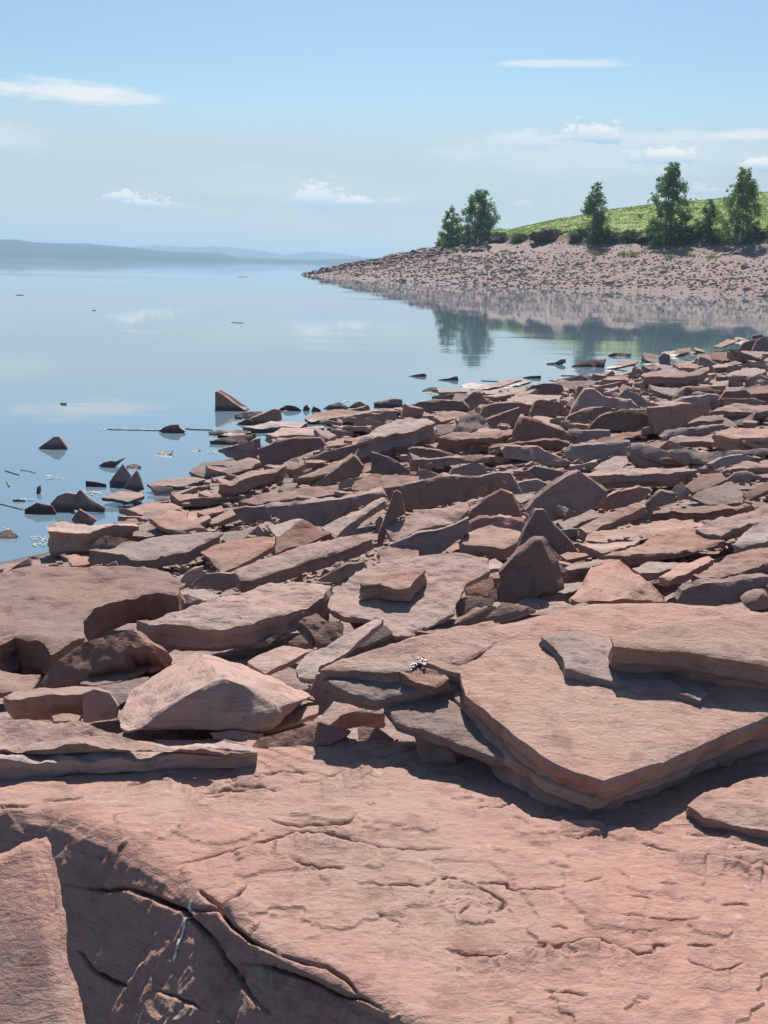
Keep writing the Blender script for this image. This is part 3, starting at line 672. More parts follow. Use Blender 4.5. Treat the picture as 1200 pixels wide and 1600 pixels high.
# central rocks (zoom 6)
R(6, 't', "45,318 200,252 400,190 560,155 665,143 682,165 560,212 300,302 120,358 75,362", 62, 'long straight plank-like slab rising to the right, centre left', ref=(120, 358), jag=.2, name='rock', k=.75, rough=.012)
R(6, 'f', "420,368 560,290 640,278 650,300 520,378", 0, 'dark slab edge showing beneath the plank-like slab', sy=2)
ROUND = R(6, 't', "476,472 500,400 560,355 600,322 700,290 820,268 1050,245 1210,272 1215,330 1110,372 1060,460 1052,505 960,552 840,605 780,608 700,545 560,530 500,505", 26, 'wide rounded pink slab in the middle of the field carrying a stepped flake', name='rock', jag=.3, k=.95, sp=4.5, ref=(840, 605))
sheet(6, "622,384 700,342 860,308 925,325 868,368 850,397 780,402 715,382 640,390", .07, 'stepped flake with a zigzag dark edge lying on the wide rounded pink slab', .06, base=ROUND[1][16], n=ROUND[2], jag=.35, E=Vector((0, 0, -.075)))
R(6, 't', "1060,308 1200,282 1300,300 1200,318 1100,316", 8, 'thin dark-edged flake at the back of the wide rounded pink slab', lift=.05)
R(6, 'f', "1060,470 1100,438 1180,434 1215,470 1150,510 1070,520", 0, 'grey smooth stone at the right of the wide rounded pink slab', sy=1.0)
R(6, 't', "830,600 960,560 1100,510 1200,480 1210,500 1080,560 980,610 900,600", 12, 'narrow sheet running along the front of the wide rounded pink slab', k=.9)
R(6, 'f', "340,545 370,525 422,505 480,560 545,560 540,620 430,672 400,600", 0, 'rough crinkled stone with a pointed top in the middle of the field', sy=.75, rough=.012, name='rock')
R(6, 'f', "295,642 370,590 410,620 404,665 330,660", 0, 'small crinkled stone leaning on the left of the pointed crinkled stone', sy=.8, name='rock')
R(6, 't', "110,735 200,690 272,655 415,675 350,702 190,782", 28, 'flat slab with a dark right edge behind the pyramid-shaped boulder', k=.9)
R(6, 't', "325,780 380,705 500,640 600,580 690,532 722,548 660,610 552,690 440,760 425,810 340,800", 26, 'long rounded bar of stone pointing to the upper right, left of the big slab', k=1.3, name='rock', sx=.1)
R(6, 'f', "610,666 660,610 740,568 772,602 645,664", 0, 'wedge resting on the long rounded bar of stone', sy=.8)
R(6, 'f', "655,600 690,535 725,548 722,575 670,630", 0, 'dark stub at the upper end of the long rounded bar of stone', sy=2.2)
R(6, 't', "192,1012 300,962 380,930 430,930 428,965 320,1005 250,1028 196,1040", 18, 'small narrow slab at the right foot of the pyramid-shaped boulder', k=.9)
R(6, 'f', "110,1130 165,1082 330,1040 430,1005 580,1050 500,1100 430,1125 210,1168 120,1165", 0, 'fan-shaped slab with fine scratches in front of the stepped hollow', sy=.85, name='rock')
R(6, 't', "445,990 520,890 600,920 730,936 725,965 600,962 530,978 480,1028", 68, 'squat block in front of the curved shelf, shaded at the front', k=.8, name='rock')
R(6, 't', "630,1122 780,1060 800,1082 700,1130", 8, 'small lit chip at the edge of the hollow under the wing', k=.8)
R(6, 'f', "390,870 420,790 445,785 520,880 450,960 430,935", 0, 'dark upright stone between the pyramid-shaped boulder and the curved shelf', sy=1.8)
R(6, 't', "240,800 300,775 320,800 390,850 350,860 270,830", 12, 'small brown chips heaped right of the pyramid-shaped boulder', k=1, jag=1.5)
R(6, 't', "200,118 340,88 440,120 500,160 400,175 240,165", 14, 'broken flat slab above the middle of the plank-like slab', k=.9)
R(6, 't', "240,210 240,160 330,150 480,165 430,195 330,225 260,238", 5, 'flat pink sheet just behind the plank-like slab', k=1)
# right-middle rocks (zoom 7)
R(7, 'f', "290,130 330,85 370,55 440,10 490,-15 540,20 600,65 588,110 500,150 400,172 330,160", 0, 'large dark kite-shaped slab standing on edge, right of centre', sy=1.9, name='rock', jag=.3)
R(7, 'f', "50,188 90,130 140,90 200,55 240,72 275,150 280,175 160,180", 0, 'dark hump-topped slab left of the large kite-shaped slab', sy=1.9, jag=.3, name='rock')
R(7, 'f', "25,240 50,190 120,160 200,155 290,168 280,215 160,200 60,260", 0, 'arched dark rock behind the hexagonal lit slab', sy=1.6)
R(7, 't', "48,240 70,210 160,190 280,213 262,252 210,272 140,266 60,256", 38, 'hexagonal lit slab with a thick pale-cornered edge', ref=(140, 266), k=.8, jag=.2, name='rock')
R(7, 'f', "262,285 285,210 330,130 360,130 400,190 460,250 488,288 460,305 330,305", 0, 'tall rounded grey stone standing behind the sharp pointed stone', sy=2.0, name='rock', jag=.3)
R(7, 'f', "195,362 250,300 325,240 348,240 390,330 417,415 330,450 260,475 200,470", 0, 'sharp pointed stone standing upright in the middle of the field', sy=2.1, sx=.25, name='rock', jag=.15, E=Vector((.05, .16, -.05)))
hull_rock(7, "462,482,0 490,430,.2 540,345,.5 590,325,.55 645,320,.55 680,342,.5 740,400,.35 812,482,.25 640,490,-.12 620,360,.35 560,420,.1 700,440,.12 600,330,1.1 770,450,.9", 'broad faceted boulder with a flat peak at the back edge of the big slab', name='boulder', ref=(640, 490), seed=8.1)
R(7, 'f', "362,275 378,260 420,300 420,318 385,315", 0, 'small wedge between the two tall standing stones', sy=1.2)
R(7, 'f', "380,340 408,318 436,345 425,385 395,365", 0, 'small chipped stone at the right shoulder of the sharp pointed stone', sy=1)
R(7, 't', "420,303 450,288 520,290 528,300 445,318", 16, 'small flat block right of the tall rounded grey stone', k=.9)
R(7, 't', "436,342 560,315 650,312 600,330 525,345 450,352", 50, 'dark-fronted block between the pointed stone and the broad faceted boulder', k=.7)
R(7, 't', "350,440 420,410 520,398 495,420 445,442 375,448", 24, 'low slab lying against the left of the broad faceted boulder', k=.9)
R(7, 't', "265,470 300,455 365,458 380,480 340,490", 8, 'small flat pale slab at the foot of the sharp pointed stone', k=.9)
R(7, 'f', "30,462 80,454 182,460 165,490 50,525", 0, 'smooth grey stone left of the sharp pointed stone', sy=1)
R(7, 'f', "133,540 205,472 260,478 332,502 230,535", 0, 'low grey wedge at the foot of the sharp pointed stone, behind the big slab', sy=.9)
R(7, 'f', "0,572 90,520 160,486 182,490 130,540 50,560", 0, 'narrow dark wedge at the left back edge of the big slab', sy=1.2)
R(7, 'f', "15,568 60,528 110,524 132,545", 0, 'small pink stone at the left back edge of the big slab', sy=.7)
R(7, 't', "515,242 560,215 700,192 920,162 932,185 850,215 700,238 600,250", 16, 'long narrow slab with a pale rounded end above the big lit slab on the right', k=.7, name='rock')
R(7, 't', "490,255 600,252 720,245 650,270 575,285", 28, 'dark slab under the long narrow pale-ended slab', k=.7)
R(7, 't', "580,312 640,288 800,215 900,198 1030,200 1042,240 900,272 760,298 680,312", 28, 'wide sunlit slab with a square right end, right of the tall rounded stone', ref=(680, 312), k=.8, name='rock')
R(7, 't', "690,348 750,320 895,318 800,358 722,366", 30, 'lower lit slab just in front of the wide sunlit slab', k=.8)
R(7, 't', "790,385 870,330 980,302 1002,312 900,368 832,394", 24, 'slanting slab right of the lower lit slab', k=1)
R(7, 't', "915,378 1000,330 1170,262 1260,250 1260,330 1180,340 1085,372 950,398", 24, 'thick rounded tongue of rock entering from the right edge', k=1, sp=4.5, name='rock')
R(7, 'f', "862,465 880,430 960,405 1180,378 1230,390 1115,470 1000,490 882,487", 0, 'dark slab with a curved top under the thick rounded tongue of rock', sy=2)
hull_rock(7, "1095,468,.05 1130,408,.2 1215,405,.25 1240,420,.4 1240,508,.1 1130,502,-.02 1180,450,0 1160,415,.7", 'angular boulder at the right edge behind the big slab', name='boulder', ref=(1130, 502), seed=5.2, nsub=3)
R(7, 't', "1075,262 1130,200 1200,168 1260,160 1260,230 1105,272", 24, 'lit slab at the right edge above the thick rounded tongue', k=1)
R(7, 't', "490,192 600,140 740,103 742,125 640,160 520,215", 34, 'slim slab left of the leaning pentagon stone', k=.9)
R(7, 'f', "680,182 700,150 740,110 800,60 850,70 860,100 775,125 765,165 700,185", 0, 'leaning pentagon-shaped dark stone on the right', sy=1.8, jag=.3, name='rock')
R(7, 'f', "560,125 600,80 640,60 720,40 762,55 742,90 700,112 600,128", 0, 'dark block right of the large kite-shaped slab', sy=2)
R(7, 't', "415,180 480,150 540,130 582,150 500,172 445,208", 14, 'small pink slab in front of the large kite-shaped slab', k=1)
R(7, 't', "930,190 1000,165 1200,118 1280,110 1280,150 1130,180 1030,215 980,210", 44, 'long slab with a dark front entering from the right, above the wide sunlit slab', k=.7)
R(7, 't', "0,300 90,300 200,335 180,345 30,352 -40,340", 10, 'thin flat slab left of the sharp pointed stone', k=.8)
R(7, 'f', "60,400 90,370 170,375 175,410 150,450 70,440", 0, 'cracked lit stone left of the sharp pointed stone', sy=.8)
R(7, 'f', "150,440 190,415 200,440 195,470 160,465", 0, 'little pink pebble-like stone left of the sharp pointed stone', sy=1)
# upper-left and water edge (zoom 1)
R(1, 'f', "178,416 215,392 250,365 275,362 295,388 312,416 300,428 210,424", 0, 'lone pointed rock standing in the water at the left', sy=1.7, name='rock', jag=.3)
R(1, 'f', "740,338 770,318 800,308 835,306 845,325 870,338 840,352 780,350", 0, 'rounded hump of rock in the water beside the floating reed line', sy=1.7, name='rock', jag=.3)
R(1, 'f', "460,500 490,482 520,476 545,480 586,460 560,488 540,505 500,512", 0, 'small notched rock poking out of the water left of the twin wedges', sy=1.7, name='rock', jag=.4)
R(1, 'f', "590,500 625,490 660,500 640,514 605,518", 0, 'low pale stone in the water behind the twin wedges', sy=.8, name='rock')
R(1, 'f', "512,575 530,548 575,490 612,542 600,598 540,604 515,600", 0, 'left one of the twin dark wedges at the water edge', sy=2, name='rock', jag=.2)
R(1, 'f', "582,606 610,560 640,522 658,560 672,612 640,622", 0, 'right one of the twin dark wedges at the water edge', sy=2, name='rock', jag=.2)
R(1, 'f', "400,570 440,573 496,585 498,600 402,602", 0, 'small dark bar of rock in the water left of the twin wedges', sy=2, name='rock', jag=.3)
R(1, 'f', "112,702 170,672 242,686 262,722 180,732 115,732", 0, 'low dark rock at the left end of the cluster in the water', sy=1.5, name='rock', jag=.3)
R(1, 'f', "235,676 270,640 312,625 355,632 345,722 250,718", 0, 'rounded dark rock in the middle of the cluster in the water', sy=1.6, name='rock', jag=.3)
R(1, 'f', "335,700 350,640 375,612 420,655 490,692 488,718 410,715", 0, 'pointed grey rock at the right of the cluster in the water', sy=1.3, name='rock', jag=.3)
R(1, 'f', "333,750 370,702 410,725 452,752 430,778 345,765", 0, 'brownish stone in front of the cluster in the water', sy=1.3, name='rock', jag=.3)
R(1, 't', "215,772 290,762 400,774 500,768 640,768 652,780 500,784 410,800 300,804 225,800", 108, 'thick dark block with an upright face at the left water edge', ref=(225, 800), k=.55, name='rock', jag=.2)
R(1, 't', "415,895 560,850 800,820 1030,808 1032,822 960,850 870,900 740,918 610,932 560,905", 52, 'broad flat sunlit slab beside the thick dark block', ref=(610, 932), k=.75, name='rock', jag=.2)
hull_rock(1, "605,835,0 640,790,.3 690,762,.5 750,748,.6 778,785,.3 788,825,.1 690,842,-.02 700,780,.9 740,800,.15", 'faceted lump with a lit slanting face above the broad flat sunlit slab', name='rock', ref=(690, 842), seed=2.2, nsub=3)
R(1, 'f', "413,895 450,850 490,823 600,838 560,870 480,890", 0, 'smooth low stone between the thick dark block and the broad flat slab', sy=1)
R(1, 't', "478,650 560,620 665,620 675,642 600,668", 12, 'flat reddish slab right behind the cluster in the water', k=.8)
R(1, 't', "555,690 600,700 700,668 805,664 855,690 760,715 650,718", 28, 'flat slab with a dark left end behind the faceted lump', k=.7)
R(1, 't', "700,745 780,720 882,700 872,738 960,790 850,798 780,792", 22, 'slanting lit slab right of the faceted lump', k=.8)
R(1, 't', "550,765 640,743 655,768 580,785", 8, 'small lit slab on top of the thick dark block', k=.8, lift=.05)
R(1, 't', "690,578 800,556 900,548 988,563 860,592 740,596", 18, 'long thin lit slab right of the twin wedges', k=.6)
R(1, 't', "888,525 950,482 1100,468 1220,478 1180,512 1050,532 960,546", 14, 'pale lit slab near the waterline below the flat dark rocks', k=.7)
R(1, 'f', "888,552 930,510 960,488 982,522 950,552", 0, 'little dark wedge at the left end of the pale waterline slab', sy=1.6)
R(1, 'f', "838,640 880,610 1000,590 1025,615 960,640 850,645", 0, 'dark ridge of rock in front of the long thin lit slab', sy=1.8)
R(1, 'f', "700,600 740,590 810,600 800,630 720,630", 0, 'grey stone in front of the long thin lit slab', sy=1.2)
R(1, 'f', "-20,812 20,800 50,798 76,820 70,842 -20,846", 0, 'small reddish stone in the water at the left edge', sy=.7, name='rock')
R(1, 'f', "58,658 90,655 118,662 100,674 62,672", 0, 'tiny dark stone in the water left of the cluster', sy=1.2, name='rock')
R(1, 'f', "170,632 172,602 184,592 188,618 182,634", 0, 'tiny upright sliver of rock in the water near the left', sy=3, name='rock')
R(1, 'f', "1020,425 1075,412 1120,400 1190,385 1200,470 1130,470 1060,455", 0, 'dark block at the waterline above the pale waterline slab', sy=2)
R(1, 'f', "980,385 1040,372 1120,355 1200,350 1190,385 1080,402 1000,404", 0, 'glossy low rock at the waterline with pale debris on it', sy=1)
R(1, 'f', "975,345 1050,330 1130,330 1180,345 1100,362 1020,358", 0, 'flat dark rock awash at the waterline above the glossy low rock', sy=.8)
R(1, 'f', "710,448 760,432 810,426 800,440 760,456", 0, 'flat dark sliver of rock awash in the shallows', sy=.5, name='rock')
R(1, 'f', "862,430 900,424 938,424 920,433 880,436", 0, 'thin dark flake awash in the shallows near the debris', sy=.4, name='rock')
# zoom 2
R(2, 'f', "108,156 118,152 160,180 200,210 246,240 180,246 108,244", 0, 'triangular shark-fin rock standing in the water', sy=2.4, name='rock', jag=.12, E=Vector((.05, .16, 0)))
R(2, 'f', "195,265 260,245 330,244 328,262 260,286", 0, 'flat dark rock right behind the shark-fin rock', sy=1)
R(2, 'f', "205,306 250,285 300,268 385,235 416,240 419,288 350,297 230,312", 0, 'dark tapering wedge of rock on the waterline', sy=1.7, jag=.3)
R(2, 'f', "408,232 440,217 490,222 512,240 440,247", 0, 'low dark rock in the shallows behind the dark tapering wedge', sy=1.2)
R(2, 'f', "518,244 524,225 537,214 552,232 548,246", 0, 'very small pointed stone in the shallows behind the lit slabs', sy=2)
R(2, 'f', "556,250 570,222 600,236 606,250", 0, 'small dark stone right of the very small pointed stone', sy=1.6)
R(2, 'f', "605,240 640,215 690,202 732,224 700,238", 0, 'low peaked rock on the far waterline left of the dark cone', sy=1.2)
R(2, 'f', "733,228 760,208 785,198 832,225 820,242 750,240", 0, 'dark cone-shaped rock on the far waterline', sy=1.8)
R(2, 't', "530,278 580,250 700,240 880,234 850,250 750,268 640,282 560,294", 16, 'long lit slab on the far waterline running right from the small stones', k=.6)
R(2, 'f', "560,298 640,280 750,262 880,240 970,245 900,268 700,300 600,305", 0, 'long dark edge of rock behind the shelving slabs', sy=2)
R(2, 't', "240,322 310,302 400,290 542,291 500,312 300,328", 22, 'lit slab above the dark tapering wedge', k=.6)
R(2, 't', "345,348 420,320 520,318 632,340 640,356 480,352 380,358", 38, 'slab with a lit top behind the rectangular dark block', k=.6)
R(2, 'f', "118,432 180,410 250,390 320,370 330,440 282,472 200,466", 0, 'dark faceted rock left of the rectangular dark block', sy=1.9)
R(2, 'f', "308,420 400,386 480,370 600,367 625,400 520,448 330,510", 0, 'large rectangular dark block near the waterline, upper left', sy=2.2, name='rock', jag=.25)
R(2, 't', "620,395 700,370 790,368 780,395 700,405 640,408", 8, 'flat lit slab between the rectangular block and the great tilted slab', k=.8)
R(2, 't', "775,392 860,315 960,275 1100,266 1142,290 1060,328 960,342 850,378", 105, 'great tilted slab with a tall dark front and a lit top near the waterline', ref=(850, 378), k=.9, name='rock', jag=.25)
R(2, 'f', "520,466 640,430 780,395 800,440 780,475 640,470", 0, 'dark shelf of rock to the left of the great tilted slab', sy=2.2)
R(2, 'f', "838,536 842,434 870,440 950,470 1042,536 960,545", 0, 'dark fin of rock in front of the great tilted slab', sy=1.8, jag=.2)
R(2, 't', "490,556 560,525 640,490 750,434 765,455 700,500 660,520 560,548", 42, 'pale leaning slab pointing up to the right, below the great tilted slab', ref=(560, 548), k=1.0, jag=.2)
R(2, 'f', "760,452 800,500 775,555 640,588 560,590 660,525", 0, 'dark flank of rock supporting the pale leaning slab', sy=2)
R(2, 't', "430,492 490,458 502,478 470,516 440,515", 8, 'small lit stone behind the pale leaning slab', k=1)
R(2, 't', "125,588 200,550 280,520 442,490 432,502 300,545 195,578", 66, 'wedge-topped slab with a dark front in the upper left of the field', ref=(195, 578), k=.9, jag=.2)
R(2, 't', "220,660 350,628 560,600 686,590 682,622 560,640 480,648 300,670", 30, 'long flat lit slab with a thin dark edge, left of centre', ref=(480, 648), k=.6, name='rock', jag=.3)
R(2, 't', "-100,625 0,618 200,608 360,608 280,636 80,648 -60,655", 34, 'long lit slab left of the long thin-edged slab', k=.5)
R(2, 'f', "348,690 450,680 700,655 890,618 912,640 740,712 612,782 450,762 360,722", 0, 'long dark wall-like slab below the long flat lit slab', sy=2.4, jag=.3)
R(2, 'f', "190,702 250,690 345,688 372,752 262,768 220,745", 0, 'dark block at the left end of the wall-like slab', sy=2.2)
R(2, 't', "605,788 720,730 890,640 908,652 850,692 720,782 670,828", 36, 'steep lit slab rising to the spike-shaped stone', k=1.1, sx=.2)
R(2, 'f', "870,872 882,800 905,740 948,620 960,612 980,625 1002,722 920,762 892,862", 0, 'tall thin spike-shaped stone in the centre of the field', sy=2.0, sx=-.5, name='rock', jag=.15)
R(2, 'f', "860,760 880,735 895,745 890,790 868,800", 0, 'small stone left of the spike-shaped stone', sy=1.5)
R(2, 't', "908,782 990,740 1060,708 1200,678 1290,660 1300,700 1200,768 1080,800 960,838 920,802", 40, 'broad slab with a knobby left edge right of the spike-shaped stone', ref=(960, 838), k=.9, jag=.3, name='rock')
R(2, 'f', "920,868 1060,810 1200,780 1300,740 1300,800 1200,880 1120,935 980,900", 0, 'dark mottled slab face under the broad knobby-edged slab', sy=2.2)
R(2, 't', "880,885 1000,870 1060,890 1060,930 950,960 880,970", 14, 'rumpled lit stone below the dark mottled slab face', k=.9, jag=.8)
R(2, 't', "395,835 440,800 520,755 580,780 655,815 560,852 440,890 392,915", 6, 'flat pink slab above the plank-like slab', k=1)
R(2, 't', "38,892 120,860 180,842 300,830 392,840 380,882 240,952 140,992 80,925", 16, 'rounded lit slab with a rough shaded left end, left of centre', k=.9, name='rock')
R(2, 't', "140,842 180,802 272,800 250,830 180,860", 12, 'small pink slab behind the rounded lit slab', k=.9)
R(2, 't', "22,712 140,685 152,708 60,728", 24, 'small boxy slab left of the wall-like slab', k=.7)
R(2, 'f', "250,832 310,778 358,832", 0, 'small triangular stone behind the rounded lit slab', sy=1.5)
R(2, 't', "745,602 760,570 830,545 950,543 952,590 820,624", 6, 'lit rough slab below the dark fin of rock', k=.9)
R(2, 't', "958,545 1000,540 1068,545 1062,568 965,582", 8, 'small square lit slab right of the lit rough slab', k=.8)
R(2, 'f', "678,582 740,560 792,553 770,590 700,605", 0, 'dark chip left of the lit rough slab', sy=1.8)
R(2, 'f', "1048,412 1080,370 1112,344 1142,372 1120,408", 0, 'small leaning flake at the right foot of the great tilted slab', sy=1.5)
# zoom 3
R(3, 'f', "150,348 200,338 250,331 268,342 255,356 180,354", 0, 'left one of two small low rocks alone out in the water', sy=1.5, name='rock', jag=.3)
R(3, 'f', "335,370 400,362 440,350 462,350 466,376 380,378", 0, 'right one of two small low rocks alone out in the water', sy=1.5, name='rock', jag=.3)
R(3, 'f', "1015,268 1070,262 1110,240 1136,240 1138,262 1110,276 1030,278", 0, 'small forked rock in the water near the right bank', sy=1.5, name='rock', jag=.3)
R(3, 'f', "240,436 290,416 330,416 340,432 300,448", 0, 'flat dark rock at the outer left end of the far slabs', sy=1)
R(3, 't', "540,428 650,398 750,372 850,352 862,370 760,402 600,438", 10, 'pale lit slab at the tip of the far waterline', k=.8)
R(3, 't', "720,400 850,375 925,370 915,385 800,412", 8, 'narrow slab beside the pale lit tip slab', k=.8)
R(3, 'f', "888,435 930,402 1010,390 1110,405 1132,450 1000,470 900,466", 0, 'dark bean-shaped rock near the far waterline', sy=1.8)
R(3, 't', "320,432 600,440 760,420 890,418 880,440 700,455 340,448", 14, 'long low bar of rock along the far waterline', k=.35, name='rock')
R(3, 't', "610,472 720,446 890,422 880,442 850,455 700,482", 10, 'narrow lit slab in front of the long low bar', k=.6)
R(3, 'f', "498,492 560,445 600,440 642,500 622,546 540,548", 0, 'grey pointed stone standing in the far slabs', sy=1.6)
R(3, 'f', "378,472 420,458 500,470 500,498 400,492", 0, 'dark low stone left of the grey pointed stone', sy=1.5)
R(3, 'f', "110,542 240,510 360,498 490,500 532,548 420,566 130,556", 0, 'long dark rock along the waterline above the great tilted slab', sy=1.8)
R(3, 'f', "-60,512 60,490 110,492 120,546 0,552 -60,545", 0, 'dark rock left of the long dark waterline rock', sy=1.8)
R(3, 'f', "588,602 620,540 720,515 830,510 932,525 900,572 700,602 610,612", 0, 'dark slab face with a pale left rim in the far middle', sy=1.9)
R(3, 'f', "908,592 930,540 950,500 1000,490 1100,510 1152,552 1060,602 940,628", 0, 'rounded dark upright slab in the far middle', sy=1.8)
R(3, 'f', "438,715 470,640 490,580 550,560 640,620 692,690 560,702", 0, 'creased triangular rock with a half-lit face', sy=.8, rough=.02, name='rock')
R(3, 'f', "642,618 740,575 848,542 850,640 760,672 695,685", 0, 'dark squared rock right of the creased triangular rock', sy=1.8)
R(3, 't', "645,612 740,572 845,540 842,560 740,602 700,622", 6, 'lit edge slab on the dark squared rock', k=.8, lift=.1)
R(3, 'f', "812,705 830,640 852,600 900,600 1000,640 1120,680 1210,720 1180,772 1050,758 900,762 820,742", 0, 'big dark blunt rock on the right of the far middle', sy=2, jag=.3, name='rock')
R(3, 't', "328,728 440,712 560,702 700,690 810,670 822,702 700,738 560,738 450,748", 70, 'long thick slab over a dark hollow right of the great tilted slab', ref=(450, 748), k=.6, name='rock')
R(3, 'f', "738,802 760,780 960,785 1050,830 1210,900 1100,908 900,872 770,852", 0, 'pointed bar of rock over the dark hollow', sy=1.4, jag=.2)
R(3, 'f', "670,792 850,760 1080,740 1162,765 1150,802 960,790 740,800", 0, 'dark strip of rock above the pointed bar', sy=1.6)
R(3, 'f', "158,802 200,792 290,800 480,850 460,872 160,872", 0, 'upper block of the small stacked pair in the dark hollow', sy=2)
R(3, 'f', "158,935 165,872 400,855 700,850 690,885 400,902", 0, 'lower block of the small stacked pair in the dark hollow', sy=2)
R(3, 'f', "400,972 430,922 560,885 650,910 684,948 560,972", 0, 'dark stone with a scalloped top in front of the dark hollow', sy=1.8)
R(3, 'f', "218,995 222,930 270,928 355,965 230,1000", 0, 'small dark block left of the scalloped stone', sy=1.8)
R(3, 'f', "0,1045 110,1030 240,1000 380,970 600,975 780,1000 802,1052 700,1062 500,1122 170,1192 100,1150 30,1102", 0, 'very wide dark arched slab face left of the kite-shaped slab', sy=2.2, jag=.2, name='rock')
R(3, 'f', "608,972 720,945 790,950 830,1010 872,1082 800,1082 760,1012", 0, 'rounded slab overlapping the right end of the wide arched slab', sy=1.8)
R(3, 'f', "795,955 910,930 992,992 850,1002", 0, 'dark flat stone above the kite-shaped slab, left side', sy=1.6)
R(3, 'f', "903,932 940,905 1132,940 1062,1002 960,982", 0, 'dark pointed stone above the kite-shaped slab', sy=1.7)
R(3, 'f', "838,1012 960,990 1032,1020 1012,1052 860,1078", 0, 'dark low stone directly left of the kite-shaped slab', sy=1.7)
R(3, 't', "800,1090 880,1080 945,1078 930,1100 850,1135", 10, 'lit patch of slab at the left foot of the kite-shaped slab', k=1)
R(3, 't', "325,650 400,640 440,665 430,690 340,712", 8, 'small pink slab at the right end of the great tilted slab', k=.9)
R(3, 't', "330,600 420,560 520,575 440,610 360,630", 8, 'pink flat slab behind the creased triangular rock', k=.9)
R(3, 't', "770,480 900,465 1110,470 1090,495 940,500 860,512 780,505", 6, 'pale flat sheet in front of the bean-shaped rock', k=.7)
# zoom 4
R(4, 't', "460,310 500,298 620,280 740,298 850,270 856,285 800,312 680,325 560,328 480,330", 62, 'long humped block with a thin lit top in the far right', ref=(560, 328), k=.45, name='rock')
R(4, 'f', "20,578 60,500 130,405 180,402 230,440 400,460 442,502 230,520 110,560", 0, 'arched dark rock at the head of the right-hand pile', sy=1.6)
R(4, 'f', "328,435 360,400 440,430 532,482 520,507 440,502", 0, 'grey sloping stone right of the arched dark rock', sy=1.4)
R(4, 'f', "22,565 110,525 240,500 292,515 182,602 60,592", 0, 'round-ended dark slab under the arched dark rock', sy=1.5)
R(4, 'f', "148,632 200,570 250,545 350,520 480,515 542,560 530,612 440,652 250,642", 0, 'bulky smooth dark slab on the right-hand pile', sy=1.9, jag=.3)
R(4, 'f', "500,508 700,485 862,490 860,532 770,572 640,655 540,662", 0, 'long dark slab face right of the bulky smooth slab', sy=1.9, jag=.3)
R(4, 't', "640,612 720,578 800,560 938,548 940,575 800,592 700,605", 24, 'bright lit slab on the right-hand pile', k=.6)
R(4, 'f', "580,680 620,650 780,625 950,605 920,640 780,665 600,690", 0, 'dark slab edge below the bright lit slab', sy=1.8)
R(4, 'f', "395,715 440,708 520,740 600,755 780,758 940,757 1210,750 1200,785 1000,792 860,838 650,838 480,802 400,762", 0, 'long crescent-shaped slab with a pale upper rim on the right', sy=1.0, name='rock', jag=.15)
R(4, 't', "165,872 220,830 300,785 395,795 380,830 330,868 210,888", 10, 'smooth pink lit slab above the long dark bar', k=1)
R(4, 't', "115,890 200,872 350,862 500,865 700,868 790,880 600,900 400,905 200,915", 62, 'long dark-fronted slab right behind the kite-shaped slab', ref=(400, 905), k=.35, name='rock')
R(4, 't', "720,962 800,905 930,875 958,928 850,985 760,1000", 26, 'lumpy lit slab right of the small pointed chip', k=.9)
R(4, 'f', "630,1000 660,960 700,940 722,985 740,1020 690,1045", 0, 'small pointed chip on the right-hand pile', sy=1.2)
R(4, 't', "510,1112 560,1090 800,1080 1060,1060 1128,1070 1090,1085 860,1105 700,1115", 55, 'long dark bar of rock with a pale left end on the right', ref=(700, 1115), k=.3, name='rock')
R(4, 't', "752,1032 830,985 990,935 1062,1012 1055,1062 860,1068", 6, 'pale pentagonal lit slab above the long dark bar', k=.9)
R(4, 't', "1060,1012 1130,970 1230,920 1230,980 1080,1045", 26, 'grey rounded slab at the right edge beside the pale pentagonal slab', k=.9)
R(4, 'f', "958,930 1010,885 1080,878 1132,905 1120,925 1040,945 990,952", 0, 'reddish oval boulder on the right-hand pile', sy=1.3, name='boulder', jag=.3)
R(4, 'f', "858,835 930,800 1060,780 1165,800 1000,842 900,878", 0, 'dark slab with a pale left corner under the crescent-shaped slab', sy=1.6)
R(4, 't', "910,872 1030,840 1110,810 1230,808 1220,845 1140,858 1030,872", 34, 'lit slab at the right edge above the reddish oval boulder', k=.6)
R(4, 'f', "18,765 60,735 390,705 398,770 300,790 150,832 50,812", 0, 'dark mottled slab with lit patches left of the crescent-shaped slab', sy=1.7)
R(4, 't', "20,745 130,700 300,665 462,640 468,662 300,708 100,735", 12, 'long thin slab above the dark mottled slab', k=.6)
R(4, 'f', "0,720 40,640 280,640 280,672 180,690 60,722", 0, 'grey flat rock above the long thin slab', sy=1.5)
R(4, 't', "865,522 1000,490 1110,495 1230,490 1230,530 1060,535", 38, 'wide lit slab at the far right above the crescent-shaped slab', k=.5)
R(4, 't', "880,665 1040,630 1230,632 1230,680 1010,685", 66, 'thick slab at the right edge with a dark front, above the crescent-shaped slab', k=.45, name='rock')
R(4, 't', "610,700 640,680 760,675 900,665 1000,675 900,700 720,705", 26, 'low lit slab left of the thick right-edge slab', k=.5)
R(4, 'f', "910,465 950,415 1060,405 1102,430 1050,482 930,488", 0, 'upright dark rock at the far right', sy=1.5)
R(4, 't', "1070,402 1200,378 1240,380 1240,425 1100,428", 44, 'boxy slab at the right edge beside the upright dark rock', k=.6)
R(4, 'f', "650,470 680,420 720,388 840,385 920,415 860,440 720,460", 0, 'dark angular slab left of the upright dark rock', sy=1.3)
R(4, 'f', "620,490 700,455 850,430 920,440 860,485 700,495", 0, 'low dark slab in front of the dark angular slab', sy=1.4)
R(4, 't', "642,255 720,248 780,252 805,285 730,292 680,280", 10, 'lit slab behind the long humped block', k=.8)
R(4, 'f', "970,170 1000,165 1060,190 1132,217 1120,247 1010,222", 0, 'slanting dark slab near the far right skyline of rocks', sy=1.4)
